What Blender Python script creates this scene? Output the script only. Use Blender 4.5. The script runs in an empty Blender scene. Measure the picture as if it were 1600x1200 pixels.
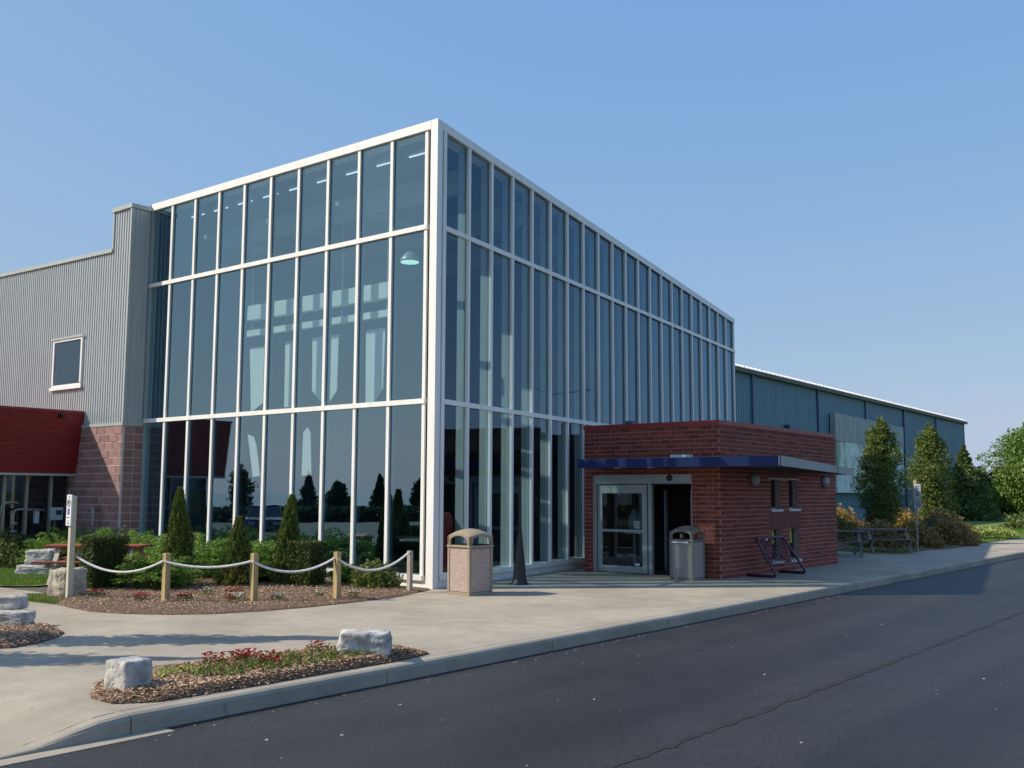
import bpy, math, random
import numpy as np
from mathutils import Vector, Matrix
random.seed(7); RNG = np.random.default_rng(7)
S = bpy.context.scene
COL = S.collection

# ------------------------------------------------------------------ camera
cam_d = bpy.data.cameras.new("camera"); cam = bpy.data.objects.new("camera", cam_d); COL.objects.link(cam)
cam_d.sensor_width = 36.0; cam_d.lens = 36.0; cam_d.clip_start = 0.1; cam_d.clip_end = 8000
_f = Vector((-0.61669, 0.77995, 0.10664)); _r = Vector((0.78467, 0.61990, 0.00383)); _u = Vector((0.06312, -0.08603, 0.99429))
cam.matrix_world = Matrix(((_r.x, _u.x, -_f.x, 13.6962), (_r.y, _u.y, -_f.y, -14.8619), (_r.z, _u.z, -_f.z, 1.8448), (0, 0, 0, 1)))
S.camera = cam
# ------------------------------------------------------------------ world, sun, exposure
SUN_EL = math.radians(40.5); SUN_AZ = math.atan2(-0.715, -0.699)      # sun stands to the left of the view
W = bpy.data.worlds.new("World"); S.world = W; W.use_nodes = True
nt = W.node_tree; bg = nt.nodes["Background"]
sky = nt.nodes.new("ShaderNodeTexSky"); sky.sky_type = 'NISHITA'; sky.sun_disc = False
sky.sun_elevation = SUN_EL; sky.sun_rotation = SUN_AZ; sky.altitude = 50
sky.air_density = 1.0; sky.dust_density = 0.9; sky.ozone_density = 2.5
# the camera's own tone response on the clear sky: one power curve per channel, the same in every direction
_sp = nt.nodes.new("ShaderNodeSeparateColor"); _cb = nt.nodes.new("ShaderNodeCombineColor"); nt.links.new(sky.outputs[0], _sp.inputs[0])
for _i, (_a, _g) in enumerate(((0.775, 0.60), (0.715, 0.36), (0.735, 0.03))):
    _m = nt.nodes.new("ShaderNodeMath"); _m.operation = 'MULTIPLY'; _m.inputs[1].default_value = 0.10
    _p = nt.nodes.new("ShaderNodeMath"); _p.operation = 'POWER'; _p.inputs[1].default_value = _g
    _q = nt.nodes.new("ShaderNodeMath"); _q.operation = 'MULTIPLY'; _q.inputs[1].default_value = _a / 0.15
    nt.links.new(_sp.outputs[_i], _m.inputs[0]); nt.links.new(_m.outputs[0], _p.inputs[0]); nt.links.new(_p.outputs[0], _q.inputs[0]); nt.links.new(_q.outputs[0], _cb.inputs[_i])
nt.links.new(_cb.outputs[0], bg.inputs[0]); bg.inputs[1].default_value = 0.15
sd = bpy.data.lights.new("sun", 'SUN'); sun = bpy.data.objects.new("sun", sd); COL.objects.link(sun)
sd.energy = 5.0; sd.angle = math.radians(0.5); sd.color = (1.0, 0.91, 0.76)
_d = Vector((0.715 * math.cos(SUN_EL), 0.699 * math.cos(SUN_EL), -math.sin(SUN_EL)))
sun.rotation_euler = _d.to_track_quat('-Z', 'Y').to_euler(); sun.location = (-30, -30, 40)
S.view_settings.view_transform = 'Standard'; S.view_settings.look = 'None'
S.view_settings.exposure = 0.0; S.view_settings.gamma = 1.0; S.view_settings.use_curve_mapping = False
S.render.engine = 'CYCLES'
try:
    S.cycles.max_bounces = 8; S.cycles.transparent_max_bounces = 16; S.cycles.caustics_reflective = False; S.cycles.caustics_refractive = False
except Exception: pass

# ------------------------------------------------------------------ materials
def nn(t, ty, **k):
    n = t.nodes.new(ty)
    for a, b in k.items(): setattr(n, a, b)
    return n
def mat(name, col, rough=0.6, var=0.12, scale=8.0, bump=0.0, bscale=60.0, metal=0.0, col2=None, isl=0.0, spec=0.5, stretch=None, detail=6, coat=0.0):
    m = bpy.data.materials.new(name); m.use_nodes = True; t = m.node_tree; b = t.nodes["Principled BSDF"]
    b.inputs["Roughness"].default_value = rough; b.inputs["Metallic"].default_value = metal
    b.inputs["Specular IOR Level"].default_value = spec; b.inputs["Coat Weight"].default_value = coat
    tc = nn(t, "ShaderNodeTexCoord"); mp = nn(t, "ShaderNodeMapping"); t.links.new(tc.outputs["Object"], mp.inputs[0])
    if stretch: mp.inputs["Scale"].default_value = stretch
    nz = nn(t, "ShaderNodeTexNoise"); nz.inputs["Scale"].default_value = scale; nz.inputs["Detail"].default_value = detail
    t.links.new(mp.outputs[0], nz.inputs[0])
    c1 = [max(0, c * (1 - var)) for c in col]; c2 = [min(1, c * (1 + var)) for c in (col2 or col)]
    rp = nn(t, "ShaderNodeValToRGB"); rp.color_ramp.elements[0].position = 0.3; rp.color_ramp.elements[1].position = 0.7
    rp.color_ramp.elements[0].color = (*c1, 1); rp.color_ramp.elements[1].color = (*c2, 1)
    t.links.new(nz.outputs["Fac"], rp.inputs[0]); out = rp.outputs[0]
    if isl > 0:
        ge = nn(t, "ShaderNodeNewGeometry"); oi = nn(t, "ShaderNodeObjectInfo")
        ad = nn(t, "ShaderNodeMath", operation='ADD'); fr = nn(t, "ShaderNodeMath", operation='FRACT')
        t.links.new(ge.outputs["Random Per Island"], ad.inputs[0]); t.links.new(oi.outputs["Random"], ad.inputs[1]); t.links.new(ad.outputs[0], fr.inputs[0])
        mr = nn(t, "ShaderNodeMapRange"); mr.inputs[3].default_value = 1 - isl; mr.inputs[4].default_value = 1 + isl
        t.links.new(fr.outputs[0], mr.inputs[0])
        hs = nn(t, "ShaderNodeHueSaturation"); t.links.new(mr.outputs[0], hs.inputs["Value"]); t.links.new(out, hs.inputs["Color"]); out = hs.outputs[0]
    t.links.new(out, b.inputs["Base Color"])
    if bump > 0:
        n2 = nn(t, "ShaderNodeTexNoise"); n2.inputs["Scale"].default_value = bscale; n2.inputs["Detail"].default_value = 5
        t.links.new(mp.outputs[0], n2.inputs[0]); bp = nn(t, "ShaderNodeBump"); bp.inputs["Strength"].default_value = bump; bp.inputs["Distance"].default_value = 0.01
        t.links.new(n2.outputs["Fac"], bp.inputs["Height"]); t.links.new(bp.outputs[0], b.inputs["Normal"])
    return m
def leafmat(name, c1, c2, rough=0.55, trans=0.25, third=None):
    m = bpy.data.materials.new(name); m.use_nodes = True; t = m.node_tree; b = t.nodes["Principled BSDF"]
    ge = nn(t, "ShaderNodeNewGeometry"); rp = nn(t, "ShaderNodeValToRGB")
    rp.color_ramp.elements[0].color = (*c1, 1); rp.color_ramp.elements[1].color = (*c2, 1)
    if third:
        e = rp.color_ramp.elements.new(0.85); e.color = (*c2, 1); rp.color_ramp.elements[2].color = (*third, 1)
    t.links.new(ge.outputs["Random Per Island"], rp.inputs[0]); t.links.new(rp.outputs[0], b.inputs["Base Color"])
    b.inputs["Roughness"].default_value = rough; b.inputs["Specular IOR Level"].default_value = 0.3
    tr = nn(t, "ShaderNodeBsdfTranslucent"); t.links.new(rp.outputs[0], tr.inputs[0]); mx = nn(t, "ShaderNodeMixShader"); mx.inputs[0].default_value = trans
    t.links.new(b.outputs[0], mx.inputs[1]); t.links.new(tr.outputs[0], mx.inputs[2]); t.links.new(mx.outputs[0], t.nodes["Material Output"].inputs[0])
    return m
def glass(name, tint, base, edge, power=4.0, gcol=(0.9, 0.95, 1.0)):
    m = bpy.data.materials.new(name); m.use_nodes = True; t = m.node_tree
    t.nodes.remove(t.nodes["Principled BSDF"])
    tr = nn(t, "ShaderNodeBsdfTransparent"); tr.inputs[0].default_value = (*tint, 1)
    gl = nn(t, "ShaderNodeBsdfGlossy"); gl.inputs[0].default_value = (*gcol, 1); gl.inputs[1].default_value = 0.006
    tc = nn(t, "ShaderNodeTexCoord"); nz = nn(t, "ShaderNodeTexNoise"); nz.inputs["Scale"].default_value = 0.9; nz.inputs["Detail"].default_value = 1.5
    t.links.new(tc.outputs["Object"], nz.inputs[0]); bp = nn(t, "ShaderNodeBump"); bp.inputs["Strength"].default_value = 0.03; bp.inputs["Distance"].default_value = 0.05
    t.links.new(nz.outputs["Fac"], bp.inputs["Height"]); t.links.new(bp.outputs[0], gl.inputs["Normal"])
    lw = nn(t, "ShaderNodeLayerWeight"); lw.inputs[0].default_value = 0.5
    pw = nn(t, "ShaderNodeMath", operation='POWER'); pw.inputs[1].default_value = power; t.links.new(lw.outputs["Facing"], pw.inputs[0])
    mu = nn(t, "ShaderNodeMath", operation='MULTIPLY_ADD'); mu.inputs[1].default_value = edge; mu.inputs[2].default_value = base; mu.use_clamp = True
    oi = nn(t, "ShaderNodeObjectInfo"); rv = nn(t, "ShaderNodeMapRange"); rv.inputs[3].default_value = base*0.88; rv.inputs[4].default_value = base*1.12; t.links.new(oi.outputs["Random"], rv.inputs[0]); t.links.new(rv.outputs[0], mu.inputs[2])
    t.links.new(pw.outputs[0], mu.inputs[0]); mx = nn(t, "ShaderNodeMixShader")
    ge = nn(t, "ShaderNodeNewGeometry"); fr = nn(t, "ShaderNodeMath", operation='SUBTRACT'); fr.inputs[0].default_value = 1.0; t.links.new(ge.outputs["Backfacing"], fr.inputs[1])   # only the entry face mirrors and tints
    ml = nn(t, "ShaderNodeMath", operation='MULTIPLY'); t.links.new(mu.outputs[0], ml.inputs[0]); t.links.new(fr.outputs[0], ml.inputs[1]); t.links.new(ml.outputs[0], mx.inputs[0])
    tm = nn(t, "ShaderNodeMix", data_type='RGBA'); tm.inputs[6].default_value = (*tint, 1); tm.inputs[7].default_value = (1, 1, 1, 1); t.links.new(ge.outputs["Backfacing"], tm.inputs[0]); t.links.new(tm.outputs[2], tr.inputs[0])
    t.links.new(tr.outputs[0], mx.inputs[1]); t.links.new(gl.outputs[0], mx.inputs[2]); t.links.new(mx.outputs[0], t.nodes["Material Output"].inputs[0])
    return m
def emis(name, col, st):
    m = bpy.data.materials.new(name); m.use_nodes = True; b = m.node_tree.nodes["Principled BSDF"]
    b.inputs["Emission Color"].default_value = (*col, 1); b.inputs["Emission Strength"].default_value = st; b.inputs["Base Color"].default_value = (*col, 1)
    return m

def concrete_mat(name, c, dark=0.72):
    """pavement: base noise, large stains, fine aggregate speckle"""
    m = bpy.data.materials.new(name); m.use_nodes = True; t = m.node_tree; b = t.nodes["Principled BSDF"]; b.inputs["Roughness"].default_value = 0.9
    b.inputs["Specular IOR Level"].default_value = 0.25
    ge = nn(t, "ShaderNodeNewGeometry")
    def noise(s, d=5, st=None):
        n = nn(t, "ShaderNodeTexNoise"); n.inputs["Scale"].default_value = s; n.inputs["Detail"].default_value = d
        if st:
            mp = nn(t, "ShaderNodeMapping"); mp.inputs["Scale"].default_value = st; t.links.new(ge.outputs["Position"], mp.inputs[0]); t.links.new(mp.outputs[0], n.inputs[0])
        else: t.links.new(ge.outputs["Position"], n.inputs[0])
        return n
    def mul(a, n, lo, hi, p0, p1):
        r = nn(t, "ShaderNodeMapRange"); r.inputs[1].default_value = p0; r.inputs[2].default_value = p1; r.inputs[3].default_value = lo; r.inputs[4].default_value = hi
        t.links.new(n.outputs["Fac"], r.inputs[0]); x = nn(t, "ShaderNodeMix", data_type='RGBA', blend_type='MULTIPLY'); x.inputs[0].default_value = 1
        t.links.new(a, x.inputs[6]); t.links.new(r.outputs[0], x.inputs[7]); return x.outputs[2]
    rgb = nn(t, "ShaderNodeRGB"); rgb.outputs[0].default_value = (*c, 1)
    o = mul(rgb.outputs[0], noise(0.55, 6), dark + 0.08, 1.08, 0.32, 0.62)
    o = mul(o, noise(3.1, 8), 0.9, 1.08, 0.3, 0.7)
    o = mul(o, noise(55, 3), 0.88, 1.1, 0.3, 0.7)
    o = mul(o, noise(9, 2), dark - 0.1, 1.0, 0.24, 0.30)
    t.links.new(o, b.inputs["Base Color"])
    n = noise(90, 4); bp = nn(t, "ShaderNodeBump"); bp.inputs["Strength"].default_value = 0.25; bp.inputs["Distance"].default_value = 0.006
    t.links.new(n.outputs["Fac"], bp.inputs["Height"]); t.links.new(bp.outputs[0], b.inputs["Normal"])
    return m
def asphalt_mat():
    m = concrete_mat("asphalt", (0.025, 0.0235, 0.0235), 0.8); t = m.node_tree; b = t.nodes["Principled BSDF"]
    b.inputs["Roughness"].default_value = 0.60; b.inputs["Specular IOR Level"].default_value = 0.4
    ge = nn(t, "ShaderNodeNewGeometry"); v = nn(t, "ShaderNodeTexVoronoi"); v.inputs["Scale"].default_value = 70; t.links.new(ge.outputs["Position"], v.inputs[0])
    r = nn(t, "ShaderNodeMapRange"); r.inputs[1].default_value = 0.0; r.inputs[2].default_value = 1.0; r.inputs[3].default_value = 0.65; r.inputs[4].default_value = 1.5
    sp = nn(t, "ShaderNodeSeparateColor"); t.links.new(v.outputs["Color"], sp.inputs[0]); t.links.new(sp.outputs[0], r.inputs[0])
    x = nn(t, "ShaderNodeMix", data_type='RGBA', blend_type='MULTIPLY'); x.inputs[0].default_value = 1
    old = b.inputs["Base Color"].links[0].from_socket; t.links.new(old, x.inputs[6]); t.links.new(r.outputs[0], x.inputs[7]); 
    # long streaks of wear running with the lane
    mp = nn(t, "ShaderNodeMapping"); mp.inputs["Scale"].default_value = (1.1, 0.07, 1); t.links.new(ge.outputs["Position"], mp.inputs[0])
    n = nn(t, "ShaderNodeTexNoise"); n.inputs["Scale"].default_value = 1.0; n.inputs["Detail"].default_value = 7; t.links.new(mp.outputs[0], n.inputs[0])
    r2 = nn(t, "ShaderNodeMapRange"); r2.inputs[1].default_value = 0.35; r2.inputs[2].default_value = 0.7; r2.inputs[3].default_value = 0.74; r2.inputs[4].default_value = 1.28; t.links.new(n.outputs["Fac"], r2.inputs[0])
    y = nn(t, "ShaderNodeMix", data_type='RGBA', blend_type='MULTIPLY'); y.inputs[0].default_value = 1; t.links.new(x.outputs[2], y.inputs[6]); t.links.new(r2.outputs[0], y.inputs[7])
    t.links.new(y.outputs[2], b.inputs["Base Color"])
    return m
def mural_mat():
    m = mat("mural_paint", (0.60, 0.70, 0.68), 0.8, 0.12, 1.2, col2=(0.72, 0.80, 0.76)); t = m.node_tree; b = t.nodes["Principled BSDF"]
    base = b.inputs["Base Color"].links[0].from_socket; tc = nn(t, "ShaderNodeTexCoord")
    for k, (col, sc, lo, hi, st) in enumerate((((0.16, 0.27, 0.12), 0.5, 0.57, 0.66, (1, 0.8, 0.5)), ((0.24, 0.18, 0.34), 0.6, 0.60, 0.68, (1, 1.2, 0.4)), ((0.55, 0.22, 0.2), 0.9, 0.68, 0.74, (1, 1, 0.5)))):
        mp = nn(t, "ShaderNodeMapping"); mp.inputs["Scale"].default_value = st; mp.inputs["Location"].default_value = (k * 7.3, k * 3.1, k); t.links.new(tc.outputs["Object"], mp.inputs[0])
        n = nn(t, "ShaderNodeTexNoise"); n.inputs["Scale"].default_value = sc; n.inputs["Detail"].default_value = 5; t.links.new(mp.outputs[0], n.inputs[0])
        r = nn(t, "ShaderNodeMapRange"); r.inputs[1].default_value = lo; r.inputs[2].default_value = hi; r.inputs[4].default_value = 0.75; t.links.new(n.outputs["Fac"], r.inputs[0])
        x = nn(t, "ShaderNodeMix", data_type='RGBA'); x.inputs[7].default_value = (*col, 1); t.links.new(r.outputs[0], x.inputs[0]); t.links.new(base, x.inputs[6]); base = x.outputs[2]
    t.links.new(base, b.inputs["Base Color"])
    return m

M = dict(
    white=mat("white_aluminium", (0.86, 0.85, 0.81), 0.38, 0.08, 6, stretch=(1, 1, 0.12), bump=0.03, bscale=15),
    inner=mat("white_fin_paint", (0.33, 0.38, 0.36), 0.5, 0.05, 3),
    glassL=glass("tinted_glass", (0.68, 0.81, 0.84), 0.30, 0.50, gcol=(0.48, 0.80, 1.0)), glassR=glass("tinted_glass_dulled_reflection", (0.68, 0.81, 0.84), 0.10, 0.75, gcol=(0.45, 0.72, 1.0)),  # glassR repeats the same glass; its duller sky reflection is put into the shader
    glassD=glass("door_glass", (0.55, 0.6, 0.6), 0.08, 0.7),
    shadefin=mat("painted_shade_fin", (0.035, 0.04, 0.055), 0.5, 0.1), gasket=mat("dark_gasket", (0.03, 0.03, 0.035), 0.7, 0.1),  # left fins share the light paint; their shade is put into this near-black colour
    siding=mat("grey_metal_siding", (0.43, 0.465, 0.47), 0.42, 0.05, 2.0, metal=0.25, stretch=(1, 1, 0.3)),
    trimgrey=mat("grey_green_trim", (0.42, 0.46, 0.44), 0.45, 0.06, 3, metal=0.1),
    blue=mat("blue_metal_siding", (0.11, 0.235, 0.30), 0.5, 0.08, 1.2, stretch=(1, 1, 0.25)),
    bluedk=mat("blue_downspout", (0.06, 0.115, 0.22), 0.5, 0.08),
    roof=mat("white_roof_metal", (0.85, 0.83, 0.80), 0.45, 0.05), gutter=mat("brown_gutter", (0.12, 0.105, 0.085), 0.6, 0.1),
    block=mat("split_face_block", (0.31, 0.175, 0.165), 0.92, 0.22, 22, bump=1.0, bscale=45, isl=0.2),
    mortarB=mat("pale_mortar", (0.62, 0.57, 0.52), 0.95, 0.1, 30),
    brick=mat("red_brick", (0.235, 0.050, 0.034), 0.85, 0.2, 25, bump=0.5, bscale=80, isl=0.32),
    brickplain=mat("plain_brick_panel", (0.19, 0.065, 0.055), 0.9, 0.12, 6, bump=0.4, bscale=60),
    mortar=mat("brick_mortar", (0.47, 0.30, 0.26), 0.95, 0.15, 20),
    cap=mat("red_metal_coping", (0.30, 0.03, 0.035), 0.45, 0.1, 3),
    red=mat("red_metal_cladding", (0.27, 0.022, 0.024), 0.42, 0.1, 3, stretch=(1, 1, 2)),
    canblue=mat("blue_fascia", (0.013, 0.026, 0.12), 0.85, 0.08, 2), cangrey=mat("grey_fascia", (0.33, 0.35, 0.33), 0.6, 0.12, 4), soffit=mat("dark_soffit", (0.06, 0.06, 0.08), 0.8, 0.1),
    alu=mat("door_aluminium", (0.42, 0.46, 0.47), 0.4, 0.06, 4, metal=0.4),
    black=mat("black_iron", (0.012, 0.012, 0.013), 0.45, 0.2, 6), rubber=mat("black_rubber", (0.015, 0.015, 0.015), 0.8, 0.1),
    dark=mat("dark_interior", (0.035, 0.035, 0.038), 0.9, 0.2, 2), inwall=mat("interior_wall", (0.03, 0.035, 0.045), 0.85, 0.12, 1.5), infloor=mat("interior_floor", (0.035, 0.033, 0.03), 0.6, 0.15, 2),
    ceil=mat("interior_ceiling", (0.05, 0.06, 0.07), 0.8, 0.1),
    banner=mat("white_banner_cloth", (0.82, 0.85, 0.82), 0.8, 0.05, 3, bump=0.2, bscale=6),
    tube=emis("fluorescent_light", (0.85, 0.95, 1.0), 1.4), lampglow=emis("green_white_lamp", (0.5, 0.85, 0.7), 1.3),
    concrete=concrete_mat("pavement_concrete", (0.385, 0.335, 0.265)), kerb=concrete_mat("kerb_concrete", (0.375, 0.33, 0.265), 0.74),
    joint=mat("pavement_joint", (0.10, 0.09, 0.075), 0.95, 0.2, 20), asphalt=asphalt_mat(), tar=mat("tar_seam", (0.020, 0.018, 0.017), 0.75, 0.35, 9),
    lot=concrete_mat("parking_asphalt", (0.13, 0.115, 0.10)),
    soil=mat("mulch_soil", (0.13, 0.078, 0.050), 0.95, 0.4, 18, bump=1, bscale=40),
    chip=mat("bark_chip", (0.38, 0.235, 0.135), 0.9, 0.3, 30, isl=0.5, col2=(0.50, 0.34, 0.21)), chipl=mat("pale_wood_chip", (0.55, 0.42, 0.30), 0.9, 0.2, 30, isl=0.3),
    grass=mat("lawn", (0.10, 0.17, 0.03), 0.9, 0.25, 3.5, bump=0.6, bscale=50, col2=(0.15, 0.21, 0.045)), blade=leafmat("grass_blade", (0.09, 0.18, 0.02), (0.22, 0.31, 0.06)),
    post=mat("treated_timber", (0.44, 0.33, 0.15), 0.85, 0.25, 14, bump=0.5, bscale=40, stretch=(1, 1, 0.12)), postgrey=mat("weathered_timber", (0.40, 0.35, 0.28), 0.9, 0.2, 14, bump=0.5, stretch=(1, 1, 0.12)),
    postpale=mat("pale_timber", (0.56, 0.52, 0.38), 0.85, 0.15, 14, bump=0.4, stretch=(1, 1, 0.12)),
    rope=mat("white_rope", (0.86, 0.84, 0.80), 0.8, 0.08, 20, bump=0.5),
    rock=mat("limestone", (0.34, 0.33, 0.31), 0.92, 0.25, 9, bump=0.8, bscale=34, col2=(0.50, 0.48, 0.44), detail=10),
    rockcream=mat("cream_limestone", (0.42, 0.38, 0.30), 0.92, 0.25, 5, bump=1.0, bscale=24, detail=10),
    can=mat("tan_plastic", (0.31, 0.255, 0.175), 0.55, 0.08, 5), candk=mat("grey_brown_plastic", (0.20, 0.18, 0.15), 0.55, 0.08, 5),
    agg=mat("pebble_aggregate", (0.34, 0.25, 0.205), 0.85, 0.5, 95, bump=1.0, bscale=110, col2=(0.46, 0.36, 0.31)),
    aggdk=mat("grey_aggregate", (0.27, 0.235, 0.215), 0.85, 0.5, 95, bump=1.0, bscale=110, col2=(0.36, 0.33, 0.31)),
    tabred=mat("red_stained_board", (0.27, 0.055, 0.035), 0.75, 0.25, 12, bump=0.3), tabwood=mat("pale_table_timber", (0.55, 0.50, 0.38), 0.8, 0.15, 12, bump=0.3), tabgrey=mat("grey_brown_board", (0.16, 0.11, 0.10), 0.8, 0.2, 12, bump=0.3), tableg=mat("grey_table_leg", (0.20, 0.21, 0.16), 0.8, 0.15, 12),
    purple=mat("purple_tube_paint", (0.07, 0.014, 0.055), 0.4, 0.15, 9), sign=mat("white_sign", (0.80, 0.80, 0.80), 0.45, 0.03), signgrey=mat("grey_sign", (0.44, 0.46, 0.50), 0.45, 0.05),
    ink=mat("black_print", (0.03, 0.03, 0.035), 0.6, 0.05), inkblue=mat("blue_print", (0.05, 0.07, 0.42), 0.6, 0.05),
    meter=mat("pale_blue_meter", (0.38, 0.50, 0.52), 0.5, 0.06), pipe=mat("grey_pipe", (0.30, 0.29, 0.27), 0.5, 0.15, metal=0.3), cream=mat("cream_mullion", (0.36, 0.35, 0.28), 0.6, 0.1),
    lens=mat("frosted_lamp", (0.30, 0.31, 0.33), 0.5, 0.1), sill=mat("pale_stone_sill", (0.62, 0.64, 0.66), 0.7, 0.08), yellow=mat("yellow_green_lawn_view", (0.42, 0.46, 0.06), 0.7, 0.05),
    mural=mural_mat(), muralboard=mat("grey_plywood", (0.36, 0.40, 0.39), 0.85, 0.2, 2.5, stretch=(1, 1, 0.3)),
    bark=mat("bark", (0.10, 0.075, 0.055), 0.95, 0.35, 12, bump=1, bscale=20), redpaint=mat("red_gloss_paint", (0.25, 0.01, 0.016), 0.3, 0.05, coat=0.4),
    farwall=mat("brown_wall", (0.10, 0.08, 0.07), 0.9, 0.2), stones=mat("pale_grit", (0.38, 0.35, 0.31), 0.9, 0.2, isl=0.4),
    L_cedar=leafmat("cedar_leaf", (0.06, 0.10, 0.016), (0.18, 0.24, 0.05), third=(0.22, 0.20, 0.06)), L_cedarbr=leafmat("brown_cedar_leaf", (0.16, 0.07, 0.025), (0.22, 0.10, 0.03)),
    L_yew=leafmat("clipped_hedge_leaf", (0.035, 0.062, 0.014), (0.12, 0.155, 0.04)), L_jun=leafmat("juniper_leaf", (0.09, 0.19, 0.022), (0.25, 0.38, 0.07), trans=0.3), L_box=leafmat("shrub_leaf", (0.07, 0.11, 0.018), (0.21, 0.25, 0.06), third=(0.2, 0.12, 0.05)),
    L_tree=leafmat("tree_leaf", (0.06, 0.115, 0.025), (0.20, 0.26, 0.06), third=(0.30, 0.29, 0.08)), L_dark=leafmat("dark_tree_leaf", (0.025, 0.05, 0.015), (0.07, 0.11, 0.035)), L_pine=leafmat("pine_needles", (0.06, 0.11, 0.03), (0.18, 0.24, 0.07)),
    L_big=leafmat("broad_leaf", (0.09, 0.17, 0.03), (0.25, 0.36, 0.08)), L_orange=leafmat("orange_shrub_leaf", (0.28, 0.14, 0.035), (0.50, 0.33, 0.08), third=(0.42, 0.36, 0.12)), L_brown=leafmat("brown_shrub_leaf", (0.15, 0.11, 0.04), (0.38, 0.28, 0.09), third=(0.42, 0.18, 0.08)),
    L_lime=leafmat("lime_leaf", (0.30, 0.38, 0.08), (0.55, 0.6, 0.2)), L_redf=leafmat("red_petal", (0.30, 0.006, 0.015), (0.50, 0.02, 0.04), trans=0.1), L_whitef=leafmat("white_petal", (0.65, 0.62, 0.5), (0.8, 0.78, 0.7), trans=0.15), L_pinkf=leafmat("pink_petal", (0.5, 0.02, 0.12), (0.65, 0.08, 0.2), trans=0.15),
)
# ------------------------------------------------------------------ mesh helpers
def put(name, me, m, parent=None, loc=(0, 0, 0), smooth=False):
    o = bpy.data.objects.new(name, me); COL.objects.link(o); o.location = loc
    if m is not None and not me.materials: me.materials.append(m)
    if parent is not None: o.parent = parent
    if smooth:
        me.polygons.foreach_set("use_smooth", [True] * len(me.polygons))
    return o
class MB:
    def __init__(s): s.v = []; s.f = []
    def hexa(s, p):           # p: 4 bottom (ccw) + 4 top
        b = len(s.v); s.v += [tuple(q) for q in p]
        s.f += [(b, b+3, b+2, b+1), (b+4, b+5, b+6, b+7), (b, b+1, b+5, b+4), (b+1, b+2, b+6, b+5), (b+2, b+3, b+7, b+6), (b+3, b, b+4, b+7)]; return s
    def box(s, x0, x1, y0, y1, z0, z1):
        return s.hexa([(x0,y0,z0),(x1,y0,z0),(x1,y1,z0),(x0,y1,z0),(x0,y0,z1),(x1,y0,z1),(x1,y1,z1),(x0,y1,z1)])
    def bar(s, a, b, w, h, up=(0, 0, 1)):     # rectangular bar from a to b
        a = Vector(a); b = Vector(b); d = (b - a).normalized(); u = Vector(up)
        if abs(d.dot(u)) > 0.98: u = Vector((1, 0, 0))
        r = d.cross(u).normalized() * (w / 2); q = r.cross(d).normalized() * (h / 2)
        return s.hexa([a-r-q, a+r-q, b+r-q, b-r-q, a-r+q, a+r+q, b+r+q, b-r+q])
    def prism(s, poly, z0, z1):
        n = len(poly); b = len(s.v); s.v += [(x, y, z0) for x, y in poly] + [(x, y, z1) for x, y in poly]
        s.f += [tuple(range(b+n-1, b-1, -1)), tuple(range(b+n, b+2*n))] + [(b+i, b+(i+1) % n, b+n+(i+1) % n, b+n+i) for i in range(n)]; return s
    def quad(s, a, b, c, d): k = len(s.v); s.v += [tuple(a), tuple(b), tuple(c), tuple(d)]; s.f.append((k, k+1, k+2, k+3)); return s
    def tube(s, path, r, n=8, closed=False, cap=True):
        P = [Vector(p) for p in path]; m = len(P); b = len(s.v); prev = None
        rr = r if isinstance(r, (list, tuple)) else [r] * m
        for i, p in enumerate(P):
            t = (P[(i+1) % m] - P[i-1]) if closed else (P[min(i+1, m-1)] - P[max(i-1, 0)]); t.normalize()
            if prev is None:
                a = t.cross(Vector((0, 0, 1)))
                if a.length < 0.1: a = t.cross(Vector((1, 0, 0)))
            else: a = prev - t * prev.dot(t)
            a.normalize(); prev = a; c = t.cross(a)
            for k in range(n):
                an = 2 * math.pi * k / n; s.v.append(tuple(p + (a * math.cos(an) + c * math.sin(an)) * rr[i]))
        for i in range(m if closed else m - 1):
            j = (i + 1) % m
            for k in range(n): s.f.append((b+i*n+k, b+i*n+(k+1) % n, b+j*n+(k+1) % n, b+j*n+k))
        if cap and not closed: s.f.append(tuple(b+k for k in range(n-1, -1, -1))); s.f.append(tuple(b+(m-1)*n+k for k in range(n)))
        return s
    def lathe(s, prof, c=(0, 0), n=24):
        b = len(s.v)
        for r, z in prof:
            for k in range(n): a = 2*math.pi*k/n; s.v.append((c[0]+r*math.cos(a), c[1]+r*math.sin(a), z))
        for i in range(len(prof)-1):
            for k in range(n): s.f.append((b+i*n+k, b+i*n+(k+1) % n, b+(i+1)*n+(k+1) % n, b+(i+1)*n+k))
        s.f.append(tuple(b+k for k in range(n-1, -1, -1))); s.f.append(tuple(b+(len(prof)-1)*n+k for k in range(n))); return s
    def mesh(s, name, off=(0, 0, 0)):
        me = bpy.data.meshes.new(name); ox, oy, oz = off; me.from_pydata([(x-ox, y-oy, z-oz) for x, y, z in s.v], [], s.f); me.update(); return me
    def build(s, name, m, parent=None, smooth=False, bevel=0.0, world=True, origin=None):
        off = (0, 0, 0); loc = (0, 0, 0)
        if parent is not None and world:
            off = tuple(parent.get("_o", (0, 0, 0)))
        if parent is None and origin is not None: off = origin; loc = origin
        o = put(name, s.mesh(name, off), m, parent, loc, smooth)
        if parent is not None: o["_o"] = off
        if bevel > 0:
            bm = o.modifiers.new("bevel", 'BEVEL'); bm.width = bevel; bm.segments = 2; bm.limit_method = 'ANGLE'
        return o
def tag(o, label, cat, group=None):
    o["label"] = label; o["category"] = cat
    if group: o["group"] = group
    return o
def struct(o): o["kind"] = "structure"; return o
def stuff(o): o["kind"] = "stuff"; return o
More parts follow.
